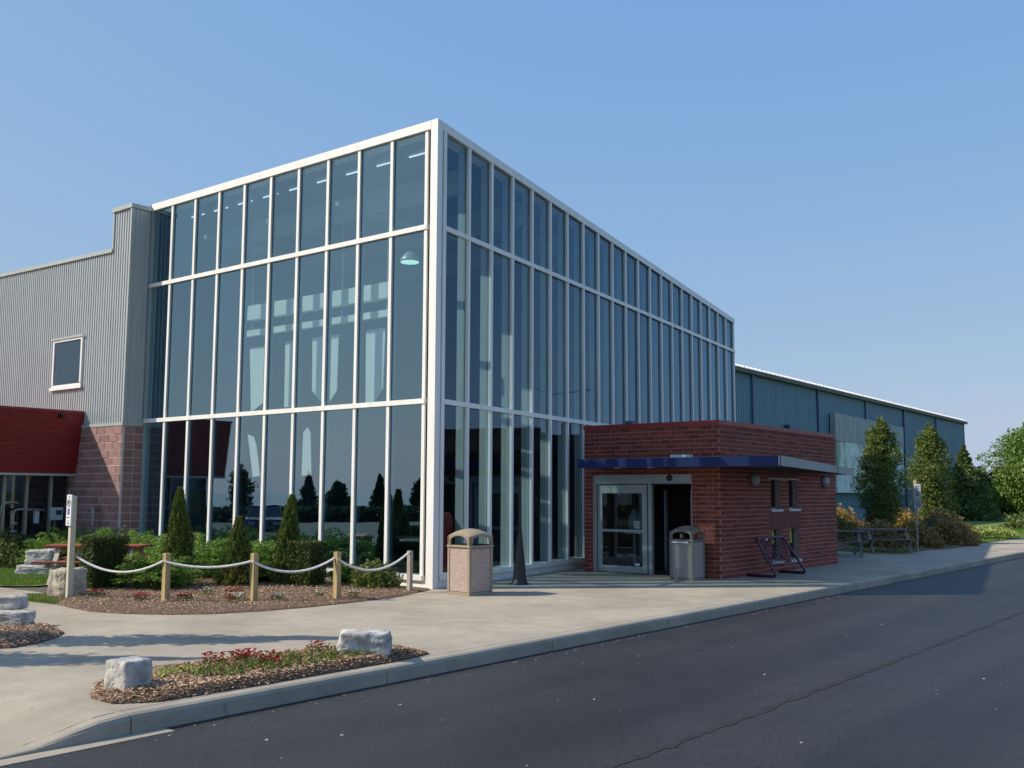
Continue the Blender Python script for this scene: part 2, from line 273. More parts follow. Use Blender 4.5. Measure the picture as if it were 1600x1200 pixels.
def thing(name, label, cat, loc=(0, 0, 0), group=None, rz=0):
    o = bpy.data.objects.new(name, None); COL.objects.link(o); o.location = loc; o.rotation_euler = (0, 0, rz); o.empty_display_size = 0.1
    o["_o"] = tuple(loc) if rz == 0 else (0.0, 0.0, 0.0)
    return tag(o, label, cat, group)
def dup(o, loc, rz=None, label=None, parent=None):
    c = o.copy(); COL.objects.link(c)
    if parent is not None: c.parent = parent
    else:
        c.location = loc
        if rz is not None: c.rotation_euler = (0, 0, rz)
        if label: c["label"] = label
    for ch in list(o.children): dup(ch, None, parent=c)
    return c
def fastmesh(name, V, F):
    V = np.asarray(V, dtype=np.float32); F = np.asarray(F, dtype=np.int32); n, k = F.shape
    me = bpy.data.meshes.new(name); me.vertices.add(len(V)); me.vertices.foreach_set("co", V.ravel()); me.loops.add(n*k); me.loops.foreach_set("vertex_index", F.ravel())
    me.polygons.add(n); me.polygons.foreach_set("loop_start", np.arange(0, n*k, k, dtype=np.int32)); me.update(calc_edges=True); me.validate(); return me
def leafquads(P, size, elong=1.0, axis=None, jitter=1.0):
    """diamond leaves at P, random orientation or lying along axis"""
    n = len(P); a = RNG.normal(size=(n, 3))
    if axis is not None: a = axis + a * jitter * 0.5
    a /= np.linalg.norm(a, axis=1)[:, None] + 1e-9; b = np.cross(a, RNG.normal(size=(n, 3))); b /= np.linalg.norm(b, axis=1)[:, None] + 1e-9
    s = (size * RNG.uniform(0.6, 1.35, n))[:, None]; a = a * s * elong; b = b * s * 0.5
    V = np.stack([P - a*0.5, P + b*0.7, P + a*0.5, P - b*0.7], 1).reshape(-1, 3); F = np.arange(4*n).reshape(n, 4); return V, F
def sphere_pts(n):
    d = RNG.normal(size=(n, 3)); return d / np.linalg.norm(d, axis=1)[:, None]
def blobmesh(name, m, parent, c, rad, seed=0, amp=0.25, sub=3):
    import bmesh
    bm = bmesh.new(); bmesh.ops.create_icosphere(bm, subdivisions=sub, radius=1)
    from mathutils import noise
    for v in bm.verts:
        k = 1 + amp * noise.noise(v.co * 2.2 + Vector((seed, 0, 0))); v.co = Vector((v.co.x*rad[0]*k + c[0], v.co.y*rad[1]*k + c[1], v.co.z*rad[2]*k + c[2]))
    me = bpy.data.meshes.new(name); bm.to_mesh(me); bm.free(); return put(name, me, m, parent, smooth=True)

# ------------------------------------------------------------------ ground, road, pavement
o = MB().quad((-3000, -3000, -0.22), (3000, -3000, -0.22), (3000, 3000, -0.22), (-3000, 3000, -0.22)).build("ground", M["grass"]); struct(o)
o = MB().quad((5.70, -90, -0.172), (46, -90, -0.172), (46, 260, -0.172), (5.70, 260, -0.172)).build("road", M["asphalt"]); struct(o)
o = MB().prism([(-2600, 400), (-130, 200), (-100, 0), (-70, -60), (20, -130), (400, -2600), (-2600, -2600)], -0.2, -0.15).build("lake_water", mat("lake", (0.07, 0.12, 0.17), 0.6, 0.1, 0.02, spec=0.15)); struct(o)
o = MB().quad((-120, -90, -0.168), (5.70, -90, -0.168), (5.70, -13.2, -0.168), (-120, -13.2, -0.168)).build("parking_lot", M["lot"]); struct(o)
# seam and grit on the road
mb = MB(); xs = 9.42; y = -16.0
while y < 60:
    w = 0.02 + random.random()*0.035; x2 = 9.42 + random.uniform(-0.022, 0.022)
    mb.quad((xs-w, y, -0.168), (xs+w, y, -0.168), (x2+w, y+0.12, -0.168), (x2-w, y+0.12, -0.168)); xs = xs*0.5 + x2*0.5; y += 0.12
o = mb.build("road_seam", M["tar"]); struct(o)
def pebbles(name, m, pts, s0, s1, z):
    V = []; F = []
    for i, (x, y) in enumerate(pts):
        s = random.uniform(s0, s1); b = len(V); a = random.random()*6.28
        for k in range(5):
            t = a + k*1.2566; V.append((x + s*math.cos(t)*random.uniform(.6, 1.3), y + s*math.sin(t)*random.uniform(.6, 1.3), z))
        V.append((x, y, z + s*0.5)); F += [(b+k, b+(k+1) % 5, b+5) for k in range(5)]
    return put(name, fastmesh(name, V, F), m)
pts = [(random.uniform(5.9, 13), random.uniform(-13.5, 8)) for _ in range(45)] + [(5.82 + abs(random.gauss(0, 0.12)), random.uniform(-10, 9)) for _ in range(150)]
stuff(pebbles("road_grit", M["stones"], pts, 0.004, 0.011, -0.171)); 
stuff(pebbles("road_scraps", M["stones"], [(7.1, -8.8), (7.3, -9.6), (7.9, -6.2), (6.6, -7.6), (6.75, -9.3), (8.6, -3.8), (7.4, -2.2), (10.2, -6.6), (10.6, -2.5), (8.1, 1.6)], 0.012, 0.024, -0.171))

# pavement: slabs split by joints
pv = thing("pavement", "", "", (0, 0, 0)); del pv["label"], pv["category"]; struct(pv)
MB().quad((-40, -9.9, -0.012), (5.56, -9.9, -0.012), (5.56, 60, -0.012), (-40, 60, -0.012)).build("joint_bed", M["joint"], pv)
def ramp_z(x, y):
    t = min(1, max(0, (-9.95 - y) / 0.95)); t = t*t*(3-2*t); return -0.145 * t * min(1, max(0, (x - 1.2) / 4.3))
def slab(poly):
    g = 0.009; cx = sum(p[0] for p in poly)/len(poly); cy = sum(p[1] for p in poly)/len(poly)
    q = [(x + (g if x < cx else -g), y + (g if y < cy else -g)) for x, y in poly]; MB().prism(q, -0.11, 0.0).build("slab", M["concrete"], pv, bevel=0.004)
ys = [-9.92, -6.75, -3.45, -0.1, 3.2, 6.5, 9.8, 13.1, 16.4, 18.6]
for a, b in zip(ys, ys[1:]): slab([(-1.2, a), (5.548, a), (5.548, b), (-1.2, b)])
for a, b in ((18.6, 22), (22, 26), (26, 30), (30, 34), (34, 38), (38, 42), (42, 46), (46, 50)):
    L = lambda y: 3.05 + 0.12*math.sin(y*0.25); slab([(L(a), a), (5.548, a), (5.548, b), (L(b), b)])
for x0, x1 in ((-30, -23), (-23, -16), (-16, -10.2), (-10.2, -5.8), (-5.8, -1.2)): slab([(x0, -9.92), (x1, -9.92), (x1, -5.15), (x0, -5.15)])
for x0, x1 in ((-30, -23), (-23, -16), (-16, -10.2), (-10.2, -5.8), (-5.8, -1.2)): slab([(x0, -13.2), (x1, -13.2), (x1, -9.92), (x0, -9.92)])
MB().quad((-40, -13.2, -0.16), (5.56, -13.2, -0.16), (5.56, -9.92, -0.16), (-40, -9.92, -0.16)).build('joint_bed', M['joint'], pv)
# ramped slab where the kerb drops
mb = MB(); nx, ny = 14, 16
gx = [-1.2 + 6.748*i/nx for i in range(nx+1)]; gy = [-13.2 + 3.27*j/ny for j in range(ny+1)]
for y in gy:
    for x in gx: mb.v.append((x, y, ramp_z(x, y)))
mb.f = [(j*(nx+1)+i, j*(nx+1)+i+1, (j+1)*(nx+1)+i+1, (j+1)*(nx+1)+i) for j in range(ny) for i in range(nx)]
mb.build("slab", M["concrete"], pv, smooth=True)
# kerb stones
kb = thing("kerb", "", ""); del kb["label"], kb["category"]; struct(kb)
def kerbtop(y):
    return 0.0 + ramp_z(5.55, y)
kys = [-13.2, -12.1, -11.0, -9.9] + [-9.9 + 3.0*i for i in range(1, 24)]
for y, y1 in zip(kys, kys[1:]):
    n = 4; mb = MB(); prof = [(5.555, -0.20), (5.555, 0.0), (5.665, -0.004), (5.695, -0.02), (5.712, -0.05), (5.722, -0.20)]
    for i in range(n+1):
        yy = y + 0.006 + (y1 - y - 0.012)*i/n; zt = kerbtop(yy); hh = 0.172 + zt
        for px, pz in prof: mb.v.append((px, yy, (zt + pz*hh/0.172 if pz > -0.19 else -0.2)))
    k = len(prof)
    mb.f = [(i*k+j, (i+1)*k+j, (i+1)*k+j+1, i*k+j+1) for i in range(n) for j in range(k-1)] + [tuple(range(k-1, -1, -1)), tuple(n*k+j for j in range(k))]
    mb.build("kerb_stone", M["kerb"], kb)
MB().box(5.725, 5.90, -13.2, -9.6, -0.19, -0.166).build("gutter_strip", M["kerb"], kb)

# lawns
def flat(name, poly, z, m): 
    b = MB(); b.v = [(x, y, z) for x, y in poly]; b.f = [tuple(range(len(poly)))]; return b.build(name, m)
struct(flat("left_lawn", [(-30, -5.13), (-6.7, -5.13), (-6.2, -4.7), (-6.3, -4.1), (-7.0, -3.2), (-9.0, -2.2), (-12.3, -1.6), (-12.3, -4.1), (-30, -4.1)], 0.02, M["grass"]))
struct(flat("lawn_wedge", [(-4.6, -5.75), (-3.7, -6.1), (-2.9, -6.05), (-3.4, -5.3), (-4.4, -5.25)], 0.012, M["grass"]))
struct(flat("right_lawn", [(3.0, 18.65), (3.05, 26), (3.0, 50), (5.4, 50.2), (5.4, 120), (-60, 120), (-60, 18.65)], 0.0, M["grass"]))
def inpoly(x, y, poly):
    c = False; j = len(poly)-1
    for i in range(len(poly)):
        xi, yi = poly[i]; xj, yj = poly[j]
        if (yi > y) != (yj > y) and x < (xj-xi)*(y-yi)/(yj-yi)+xi: c = not c
        j = i
    return c
def scatter(poly, n):
    xs = [p[0] for p in poly]; ys = [p[1] for p in poly]; out = []
    while len(out) < n:
        x = random.uniform(min(xs), max(xs)); y = random.uniform(min(ys), max(ys))
        if inpoly(x, y, poly): out.append((x, y))
    return out
def blades(name, poly, n, h, z):
    P = np.array(scatter(poly, n)); a = RNG.uniform(0, 6.28, n); w = 0.006 + h*0.06; hh = h*RNG.uniform(0.5, 1.3, n); lx = RNG.normal(0, 0.4, n)*hh; ly = RNG.normal(0, 0.4, n)*hh
    V = np.zeros((n, 3, 3)); V[:, 0, 0] = P[:, 0] - w*np.cos(a); V[:, 0, 1] = P[:, 1] - w*np.sin(a); V[:, 1, 0] = P[:, 0] + w*np.cos(a); V[:, 1, 1] = P[:, 1] + w*np.sin(a)
    V[:, 2, 0] = P[:, 0] + lx; V[:, 2, 1] = P[:, 1] + ly; V[:, :2, 2] = z; V[:, 2, 2] = z + hh
    return stuff(tag(put(name, fastmesh(name, V.reshape(-1, 3), np.arange(3*n).reshape(n, 3)), M["blade"]), "mown green grass growing beside the pavement", "grass"))
g1 = blades("grass", [(-14, -5.1), (-6.75, -5.1), (-6.3, -4.7), (-6.4, -4.1), (-7.0, -3.3), (-9.0, -2.5), (-12.2, -2.0)], 26000, 0.045, 0.02); g1["label"] = "mown grass of the small lawn left of the picnic table"
g2 = blades("grass", [(-4.6, -5.7), (-3.7, -6.08), (-2.9, -6.03), (-3.4, -5.3), (-4.4, -5.3)], 4000, 0.045, 0.012); g2["label"] = "thin wedge of grass in front of the cream boulder"
g3 = blades("grass", [(2.95, 18.7), (3.1, 26), (3.0, 50), (-6, 50), (-4, 27), (0, 19)], 70000, 0.07, 0.0); g3["label"] = "mown grass along the far pavement past the picnic tables"

# mulch beds: domed soil with chips
def bed(name, poly, hz, label, nchip, cat="flower bed", pale=0.12, csz=0.03):
    cx = sum(p[0] for p in poly)/len(poly); cy = sum(p[1] for p in poly)/len(poly)
    b = MB(); rings = [(1.0, 0.006), (0.985, 0.03), (0.9, hz*0.8), (0.6, hz), (0.0, hz)]; n = len(poly)
    for k, (f, z) in enumerate(rings[:-1]):
        for x, y in poly: b.v.append((cx+(x-cx)*f, cy+(y-cy)*f, z + (random.uniform(-.012, .012) if k > 1 else 0)))
    b.v.append((cx, cy, hz))
    for k in range(3): b.f += [(k*n+i, k*n+(i+1) % n, (k+1)*n+(i+1) % n, (k+1)*n+i) for i in range(n)]
    b.f += [(3*n+i, 3*n+(i+1) % n, 4*n) for i in range(n)]
    o = b.build(name, M["soil"]); struct(o)
    grown = [(cx+(x-cx)*1.0, cy+(y-cy)*1.0) for x, y in poly]
    for nm, m, cnt, sc in (("bark_chips", M["chip"], int(nchip*(1-pale)), 1.0), ("pale_chips", M["chipl"], int(nchip*pale), 0.75)):
        P = np.array(scatter(grown, cnt)); P += RNG.normal(0, 0.018, P.shape)
        ctr = np.array([cx, cy]); d = 1 - np.clip(np.array([edge_frac(p, poly, (cx, cy)) for p in P]), 0, 1); z = 0.012 + hz*np.clip(d/0.12, 0, 1)*0.95 + RNG.uniform(0, 0.02, cnt)
        P3 = np.column_stack([P, z]); V, F = leafquads(P3, csz*sc, 1.6, axis=None); V[:, 2] = np.repeat(P3[:, 2], 4) + 0.38*(V[:, 2] - np.repeat(P3[:, 2], 4))
        stuff(tag(put(nm, fastmesh(nm, V, F), m), label[0] + (" brown bark chips" if sc == 1 else " pale wood chips") + label[1], "mulch"))
    return o
def edge_frac(p, poly, c):
    # how far out from the centre towards the border (1 = on it)
    dx, dy = p[0]-c[0], p[1]-c[1]; best = 1e9
    for i in range(len(poly)):
        x1, y1 = poly[i][0]-c[0], poly[i][1]-c[1]; x2, y2 = poly[(i+1) % len(poly)][0]-c[0], poly[(i+1) % len(poly)][1]-c[1]
        ex, ey = x2-x1, y2-y1; den = dx*ey - dy*ex
        if abs(den) < 1e-9: continue
        t = (x1*ey - y1*ex)/den; u = (x1*dy - y1*dx)/den
        if t > 0 and -1e-6 <= u <= 1+1e-6: best = min(best, t)
    return 1/best if best < 1e8 else 1
MAIN = [(-3.9, -5.9), (-3.0, -6.0), (-2.2, -6.15), (-1.5, -6.22), (-0.8, -6.05), (-0.2, -5.7), (0.25, -5.2), (0.52, -4.5), (0.64, -3.7), (0.66, -2.8), (0.6, -1.9), (0.42, -1.1), (0.16, -0.35), (0.02, -0.06), (-5, -0.05), (-10.15, -0.05), (-12.2, -0.62), (-12.2, -1.9), (-8.8, -2.3), (-6.6, -3.2), (-5.6, -4.4), (-4.6, -5.3)]
bed("mulch_bed", MAIN, 0.05, ("loose", " round the clipped shrubs by the glass wall"), 42000, csz=0.024)
FRONT = [(4.60, -9.60), (4.85, -9.78), (5.25, -9.80), (5.48, -9.5), (5.52, -8.5), (5.53, -7.2), (5.53, -6.4), (5.45, -5.95), (5.1, -5.9), (4.75, -6.3), (4.5, -7.0), (4.3, -7.9), (4.15, -8.8), (4.3, -9.4)]
bed("kerbside_bed", FRONT, 0.07, ("ragged", " of the narrow bed along the kerb"), 17000, csz=0.028, pale=0.14)
LEFTB = [(-2.5, -8.2), (-0.6, -7.75), (0.1, -7.6), (0.6, -7.75), (0.95, -8.05), (1.25, -8.45), (1.35, -8.8), (1.1, -9.2), (0.5, -9.8), (-1, -10.4), (-2.6, -10)]
bed("corner_bed", LEFTB, 0.07, ("coarse", " of the tree bed at the left edge"), 13000, csz=0.029, pale=0.2)
RB = [(3.25, 22.2), (3.3, 24.5), (3.0, 27), (1.5, 30), (-3, 32), (-6, 28), (-4, 21), (0, 19.2), (2.2, 19.6)]
bed("shrub_bed", RB, 0.05, ("reddish", " under the autumn shrubs past the picnic tables"), 5000, csz=0.06)
o = MB().box(2.0, 6, 37.5, 39.0, 0.0, 0.02).build("cross_path", M["concrete"]); struct(o)

# ------------------------------------------------------------------ glass building
A = 0.1697; VD = Vector((-math.sin(A), math.cos(A), 0)); ND = Vector((math.cos(A), math.sin(A), 0))
def R(d, n, z): p = VD*d + ND*n; return (p.x, p.y, z)
def rbox(mb, d0, d1, n0, n1, z0, z1, z0b=None, z1b=None):
    z0b = z0 if z0b is None else z0b; z1b = z1 if z1b is None else z1b
    return mb.hexa([R(d0, n1, z0), R(d1, n1, z0b), R(d1, n0, z0b), R(d0, n0, z0), R(d0, n1, z1), R(d1, n1, z1b), R(d1, n0, z1b), R(d0, n0, z1)])
HT, H1, H2, H3, SL = 9.44, 9.26, 7.237, 3.682, -0.0459
GB = thing("glass_building", "tall glass hall with white mullion grid on both faces and sloping right roofline", "building", (-5, 6, 0))
e0, er, wr = 0.367, 0.363, 0.970
# left face
def lrow(z0, z1, nm="transom"): MB().box(-10.24, -0.275, -0.004, 0.066, z0, z1).build(nm, M["white"], GB)
MB().box(-10.24, -0.192, -0.006, 0.40, H1, HT).build("roof_rail", M["white"], GB)
lrow(H2-0.05, H2+0.05); lrow(H3-0.05, H3+0.05)
MB().box(-10.24, -0.275, -0.03, 0.36, 0.15, 0.245).build("sill", M["white"], GB)
MB().box(-10.24, -0.2, 0.03, 0.30, -0.05, 0.149).build("base_curb", M["white"], GB)
xk = [-(e0 + k) for k in range(10)]
for k, x in enumerate(xk):
    MB().box(x, x+0.080, 0.018, 0.062, 0.246, H1-0.002).build("mullion", M["white"], GB); MB().box(x+0.006, x+0.076, 0.085, 0.19, 0.246, H1-0.002).build("inner_fin", M["shadefin"], GB)
MB().box(-10.24, -10.20, 0.0, 0.20, 0.246, H1-0.002).build("end_mullion", M["trimgrey"], GB)
edges = [(-(e0+k+1)+0.088 if k < 9 else -10.2, -(e0+k)) for k in range(10)]
for (a, b) in edges:
    for z0, z1 in ((0.246, H3-0.052), (H3+0.052, H2-0.052), (H2+0.052, H1-0.002)):
        MB().box(a-0.006, b+0.006, 0.064, 0.080, z0-0.006, z1+0.006).build("pane", M["glassL"], GB)
# corner column
mb = MB(); mb.prism([(0, 0), (0, 0.0)] [:1] + [R(0.19, 0, 0)[:2], R(0.19, -0.3, 0)[:2], (-0.3, 0.3), (-0.19, 0.3), (-0.19, 0)], -0.05, HT+0.004); mb.build("corner_column", M["white"], GB)
MB().box(-0.276, -0.191, 0.07, 0.3, 0.0, H1).build("groove", M["gasket"], GB)
mb = MB(); rbox(mb, 0.191, 0.24, -0.3, -0.05, 0.0, H1); mb.build("groove", M["gasket"], GB)
# right face
ND_ = 21; DEND = er + wr*ND_ + 0.09
def rrow(z0, z1, n0, n1, nm, m=None, slope=False, d0=0.24):
    mb = MB(); s = SL if slope else 0; rbox(mb, d0, DEND, n0, n1, z0+s*d0, z1+s*d0, z0+s*DEND, z1+s*DEND); mb.build(nm, m or M["white"], GB)
rrow(H1, HT, -0.40, 0.006, "roof_rail", slope=True, d0=0.185)
rrow(H2-0.05, H2+0.05, -0.066, 0.004, "transom"); rrow(H3-0.05, H3+0.05, -0.066, 0.004, "transom")
rrow(0.15, 0.245, -0.36, 0.03, "sill"); rrow(-0.05, 0.149, -0.30, -0.03, "base_curb")
mb = MB(); rbox(mb, 0.242, er, -0.32, 0, 0.246, H1+SL*0.3); mb.build("mullion", M["white"], GB)
for k in range(1, ND_+1):
    d = er + wr*k; mb = MB(); rbox(mb, d-0.088, d, -0.062, 0, 0.246, H1+SL*(d-0.088)-0.002, 0.246, H1+SL*d-0.002); mb.build("mullion", M["white"], GB)
    mb = MB(); rbox(mb, d-0.076, d-0.012, -0.28, -0.085, 0.246, H1+SL*(d-0.088)-0.002, 0.246, H1+SL*d-0.002); mb.build("inner_fin", M["inner"], GB)
    a, b = er + wr*(k-1) + 0.002, d - 0.090
    for z0, z1 in ((0.246, H3-0.052), (H3+0.052, H2-0.052)):
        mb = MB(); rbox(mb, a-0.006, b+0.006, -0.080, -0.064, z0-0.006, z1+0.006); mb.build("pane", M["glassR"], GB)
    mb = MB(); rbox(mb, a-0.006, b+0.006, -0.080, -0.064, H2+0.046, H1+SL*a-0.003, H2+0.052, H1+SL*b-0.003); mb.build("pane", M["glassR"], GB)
# closing walls, roof, floor
P1 = R(DEND, 0, 0); 
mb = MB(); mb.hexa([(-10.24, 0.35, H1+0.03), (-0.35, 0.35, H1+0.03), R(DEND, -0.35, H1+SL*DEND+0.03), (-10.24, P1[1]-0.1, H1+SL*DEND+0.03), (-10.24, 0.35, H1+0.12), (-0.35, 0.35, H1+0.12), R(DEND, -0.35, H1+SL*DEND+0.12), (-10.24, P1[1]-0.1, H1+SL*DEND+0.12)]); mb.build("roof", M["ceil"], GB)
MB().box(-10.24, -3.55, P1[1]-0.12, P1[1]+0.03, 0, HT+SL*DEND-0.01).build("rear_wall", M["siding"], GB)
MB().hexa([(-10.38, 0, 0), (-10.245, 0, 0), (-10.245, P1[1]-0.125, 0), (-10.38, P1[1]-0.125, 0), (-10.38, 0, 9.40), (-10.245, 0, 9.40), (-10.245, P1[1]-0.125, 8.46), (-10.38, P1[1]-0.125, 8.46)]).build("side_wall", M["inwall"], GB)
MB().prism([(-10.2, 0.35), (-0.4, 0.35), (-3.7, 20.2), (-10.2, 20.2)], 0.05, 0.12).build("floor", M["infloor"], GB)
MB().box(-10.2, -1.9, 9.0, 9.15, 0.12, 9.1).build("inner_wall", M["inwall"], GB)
MB().box(-10.2, -3.2, 6.6, 9.0, 3.0, 3.4).build("mezzanine", M["dark"], GB)
for y in (2.0, 4.6, 7.2): MB().box(-10.2, -0.35 - 0.17*y - 0.35, y, y+0.14, H1+SL*y-0.62, H1+SL*y-0.04).build("roof_beam", M["inner"], GB)
for x in (-8.6, -6.1, -3.6): MB().box(x, x+0.10, 0.5, 8.9, 8.35, 8.45).build("roof_beam", M["inner"], GB)
# lights, beams and banners hanging in the hall
for k in range(10):
    x = -1.20 - k*1.0
    if x < -9.9: break
    t = thing("fluorescent_light", "", "light", (x, 0.7, 9.15), "fluorescent lights under the hall roof")
    t["label"] = "lit tube behind the top glass pane " + ["next to the white corner column", "second from the white corner column", "third from the white corner column", "fourth from the white corner column", "fifth from the white corner column", "fifth from the corrugated pillar", "fourth from the corrugated pillar", "third from the corrugated pillar", "second from the corrugated pillar", "beside the corrugated pillar"][min(k, 9)]
    MB().box(x-0.30, x+0.30, 0.63, 0.77, 9.13, 9.20).build("housing", M["inner"], t)
    MB().tube([(x-0.28, 0.7, 9.11), (x+0.28, 0.7, 9.11)], 0.014, 8).build("lamp_tube", M["tube"], t, smooth=True)
t = thing("pendant_lamp", "round greenish white pendant lamp glowing behind the glass near the corner column", "lamp", (-2.0, 1.3, 7.0))
MB().lathe([(0.03, 7.22), (0.10, 7.18), (0.22, 7.03), (0.23, 6.98)], (-2.0, 1.3)).build("lamp_shade", M["alu"], t, smooth=True)
MB().lathe([(0.20, 7.00), (0.20, 6.96), (0.05, 6.93)], (-2.0, 1.3)).build("bulb", M["lampglow"], t, smooth=True); MB().tube([(-2, 1.3, 7.3), (-2, 1.3, 9.1)], 0.01, 6).build("cord", M["black"], t)
t = thing("hanging_truss", "pale horizontal beam pair hanging across the hall above the banners", "beam", (-5.2, 1.35, 6))
MB().box(-7.9, -2.6, 1.30, 1.48, 6.25, 6.62).build("upper_beam", M["banner"], t); MB().box(-7.9, -2.6, 1.30, 1.48, 5.82, 5.98).build("lower_beam", M["banner"], t)
for x in (-7.7, -6.0, -4.3, -2.8): MB().tube([(x, 1.40, 5.98), (x, 1.40, 9.1)], 0.015, 6).build("rod", M["inner"], t)
for i, (pts, lab) in enumerate((([(-3.45, 5.58), (-2.82, 5.58), (-2.87, 4.2), (-3.15, 3.9), (-3.42, 3.82)], "white hanging banner with a slanted foot, nearest the corner column"),
        ([(-5.31, 5.58), (-4.38, 5.58), (-4.40, 4.25), (-4.78, 3.85), (-5.28, 4.3)], "white hanging banner with a pointed foot, second from the corner column"),
        ([(-6.32, 5.56), (-5.98, 5.56), (-6.0, 3.94), (-6.30, 3.94)], "narrow white hanging banner, third from the corner column"),
        ([(-7.73, 5.54), (-7.09, 5.54), (-7.12, 4.1), (-7.6, 3.88)], "white hanging banner farthest from the corner column"),
        ([(-5.56, 3.3), (-5.42, 3.42), (-5.30, 3.3), (-5.23, 2.27), (-5.58, 2.26)], "small upright white panel hanging below the lowest transom"),
        ([(-7.70, 3.32), (-7.45, 3.25), (-7.33, 3.0), (-7.16, 2.27), (-7.45, 2.24)], "small leaning white panel hanging below the lowest transom"))):
    b = MB(); n = len(pts)
    b.v = [(x, 1.38, z) for x, z in pts] + [(x, 1.40, z) for x, z in pts]; b.f = [tuple(range(n)), tuple(range(2*n-1, n-1, -1))] + [(j, n+j, n+(j+1) % n, (j+1) % n) for j in range(n)]
    tag(b.build("banner", M["banner"], origin=(pts[0][0], 1.38, pts[0][1])), lab, "banner", "white banners hanging in the hall")
t = thing("red_shape_standin", "red round-topped stand-in for a red shape showing in the glass by the corner column", "machine", (-0.62, 1.05, 0.12))  # added cabinet stands in for a red shape showing in the right glass
mb = MB(); pr = [(-0.25, 0.12), (0.25, 0.12), (0.25, 1.25)] + [(0.25*math.cos(a), 1.25 + 0.22*math.sin(a)) for a in (0.4, 0.8, 1.2, 1.57, 1.95, 2.35, 2.75)] + [(-0.25, 1.25)]
n = len(pr); mb.v = [(-0.66 + a*0.6, 0.85, z) for a, z in pr] + [(-0.66 + a*0.6, 1.15, z) for a, z in pr]; mb.f = [tuple(range(n)), tuple(range(2*n-1, n-1, -1))] + [(j, n+j, n+(j+1) % n, (j+1) % n) for j in range(n)]
mb.build("cabinet", M["redpaint"], t); MB().box(-0.76, -0.56, 0.83, 0.849, 0.75, 1.15).build("window_panel", M["dark"], t)
t = thing("cafe_table", "round cafe table standing inside the glass near the corner column", "table", (-1.6, 1.3, 0.12))
MB().lathe([(0.42, 0.84), (0.42, 0.87)], (-1.6, 1.3)).build("tabletop", M["alu"], t); MB().tube([(-1.6, 1.3, 0.14), (-1.6, 1.3, 0.84)], 0.035).build("leg", M["black"], t, smooth=True); MB().lathe([(0.25, 0.12), (0.25, 0.14), (0.05, 0.17)], (-1.6, 1.3)).build("base", M["black"], t)

# ------------------------------------------------------------------ grey corrugated wing
GW = thing("grey_wing", "grey corrugated metal wing with stepped parapet and pink block base", "building", (-14, 0, 0))
FY = -0.56; XR = -10.24
def corrug(mb, fn, length, z0, z1, pitch, depth, ztop=None):
    """fn(s, out, z) -> point; trapezoid ribs along s"""
    s = 0.0
    while s < length - 1e-6:
        q = [(0, 0), (0.45, 0), (0.55, depth), (0.95, depth), (1.0, 0)]
        for (a, da), (b, db) in zip(q, q[1:]):
            s0 = min(length, s + a*pitch); s1 = min(length, s + b*pitch)
            if s1 <= s0: continue
            zt0 = ztop(s0) if ztop else z1; zt1 = ztop(s1) if ztop else z1
            mb.quad(fn(s0, da, z0), fn(s1, db, z0), fn(s1, db, zt1), fn(s0, da, zt0))
        s += pitch
    return mb
fF = lambda s, o, z: (-22 + s, FY + 0.02 - o, z)
corrug(MB(), lambda s, o, z: (-22 + s, FY + 0.02 - o, z), 22-11.08, 3.62, 0, 0.115, 0.018, ztop=lambda s: 8.42 - 0.022*s).build("siding_panel", M["siding"], GW)
corrug(MB(), lambda s, o, z: (-11.08 + s, FY + 0.02 - o, z), 0.80, 3.62, 9.24, 0.115, 0.018).build("siding_panel", M["siding"], GW)
corrug(MB(), lambda s, o, z: (XR - 0.02 + o, FY + 0.06 + s, z), 0.50, 3.62, 9.24, 0.115, 0.018).build("siding_panel", M["siding"], GW)
MB().box(-22, -11.08, FY+0.03, 0.6, 3.6, 8.15).box(-11.08, XR-0.03, FY+0.03, 0.6, 3.6, 9.2).build("wall_core", M["siding"], GW)
MB().box(XR-0.055, XR+0.012, FY-0.025, FY+0.05, 3.63, 9.23).build("corner_trim", M["trimgrey"], GW)
MB().box(-11.16, XR+0.035, FY-0.045, 0.45, 9.235, 9.345).build("pillar_cap", M["trimgrey"], GW)
MB().box(-11.13, -11.07, FY-0.02, 0.4, 8.2, 9.234).build("step_trim", M["trimgrey"], GW)
mb = MB(); mb.hexa([(-22, FY-0.04, 8.40), (-11.10, FY-0.04, 8.16), (-11.10, 0.5, 8.16), (-22, 0.5, 8.40), (-22, FY-0.04, 8.50), (-11.10, FY-0.04, 8.26), (-11.10, 0.5, 8.26), (-22, 0.5, 8.50)]); mb.build("parapet_cap", M["trimgrey"], GW)
MB().box(-12.3, XR+0.035, FY-0.045, -0.01, 3.545, 3.62).build("ledge", M["trimgrey"], GW)
MB().box(XR-0.11, XR-0.01, 0.0, 0.06, 3.63, 9.2).build("return_trim", M["trimgrey"], GW)
# window
wn = MB().box(-13.90, -12.36, FY-0.045, FY+0.02, 4.70, 4.77).box(-13.90, -12.36, FY-0.045, FY+0.02, 5.97, 6.04).box(-13.90, -13.83, FY-0.045, FY+0.02, 4.79, 5.97).box(-12.43, -12.36, FY-0.045, FY+0.02, 4.79, 5.97).build("window", M["white"], GW)
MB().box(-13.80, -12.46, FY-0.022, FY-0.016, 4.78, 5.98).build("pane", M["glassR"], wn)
MB().box(-13.80, -12.46, FY-0.010, FY-0.004, 4.78, 5.98).build("blind", M["dark"], wn)
MB().box(-13.96, -12.30, FY-0.07, FY-0.047, 6.03, 6.09).build("head_trim", M["trimgrey"], wn); MB().box(-13.96, -12.30, FY-0.07, FY-0.047, 4.63, 4.71).build("sill", M["white"], wn)
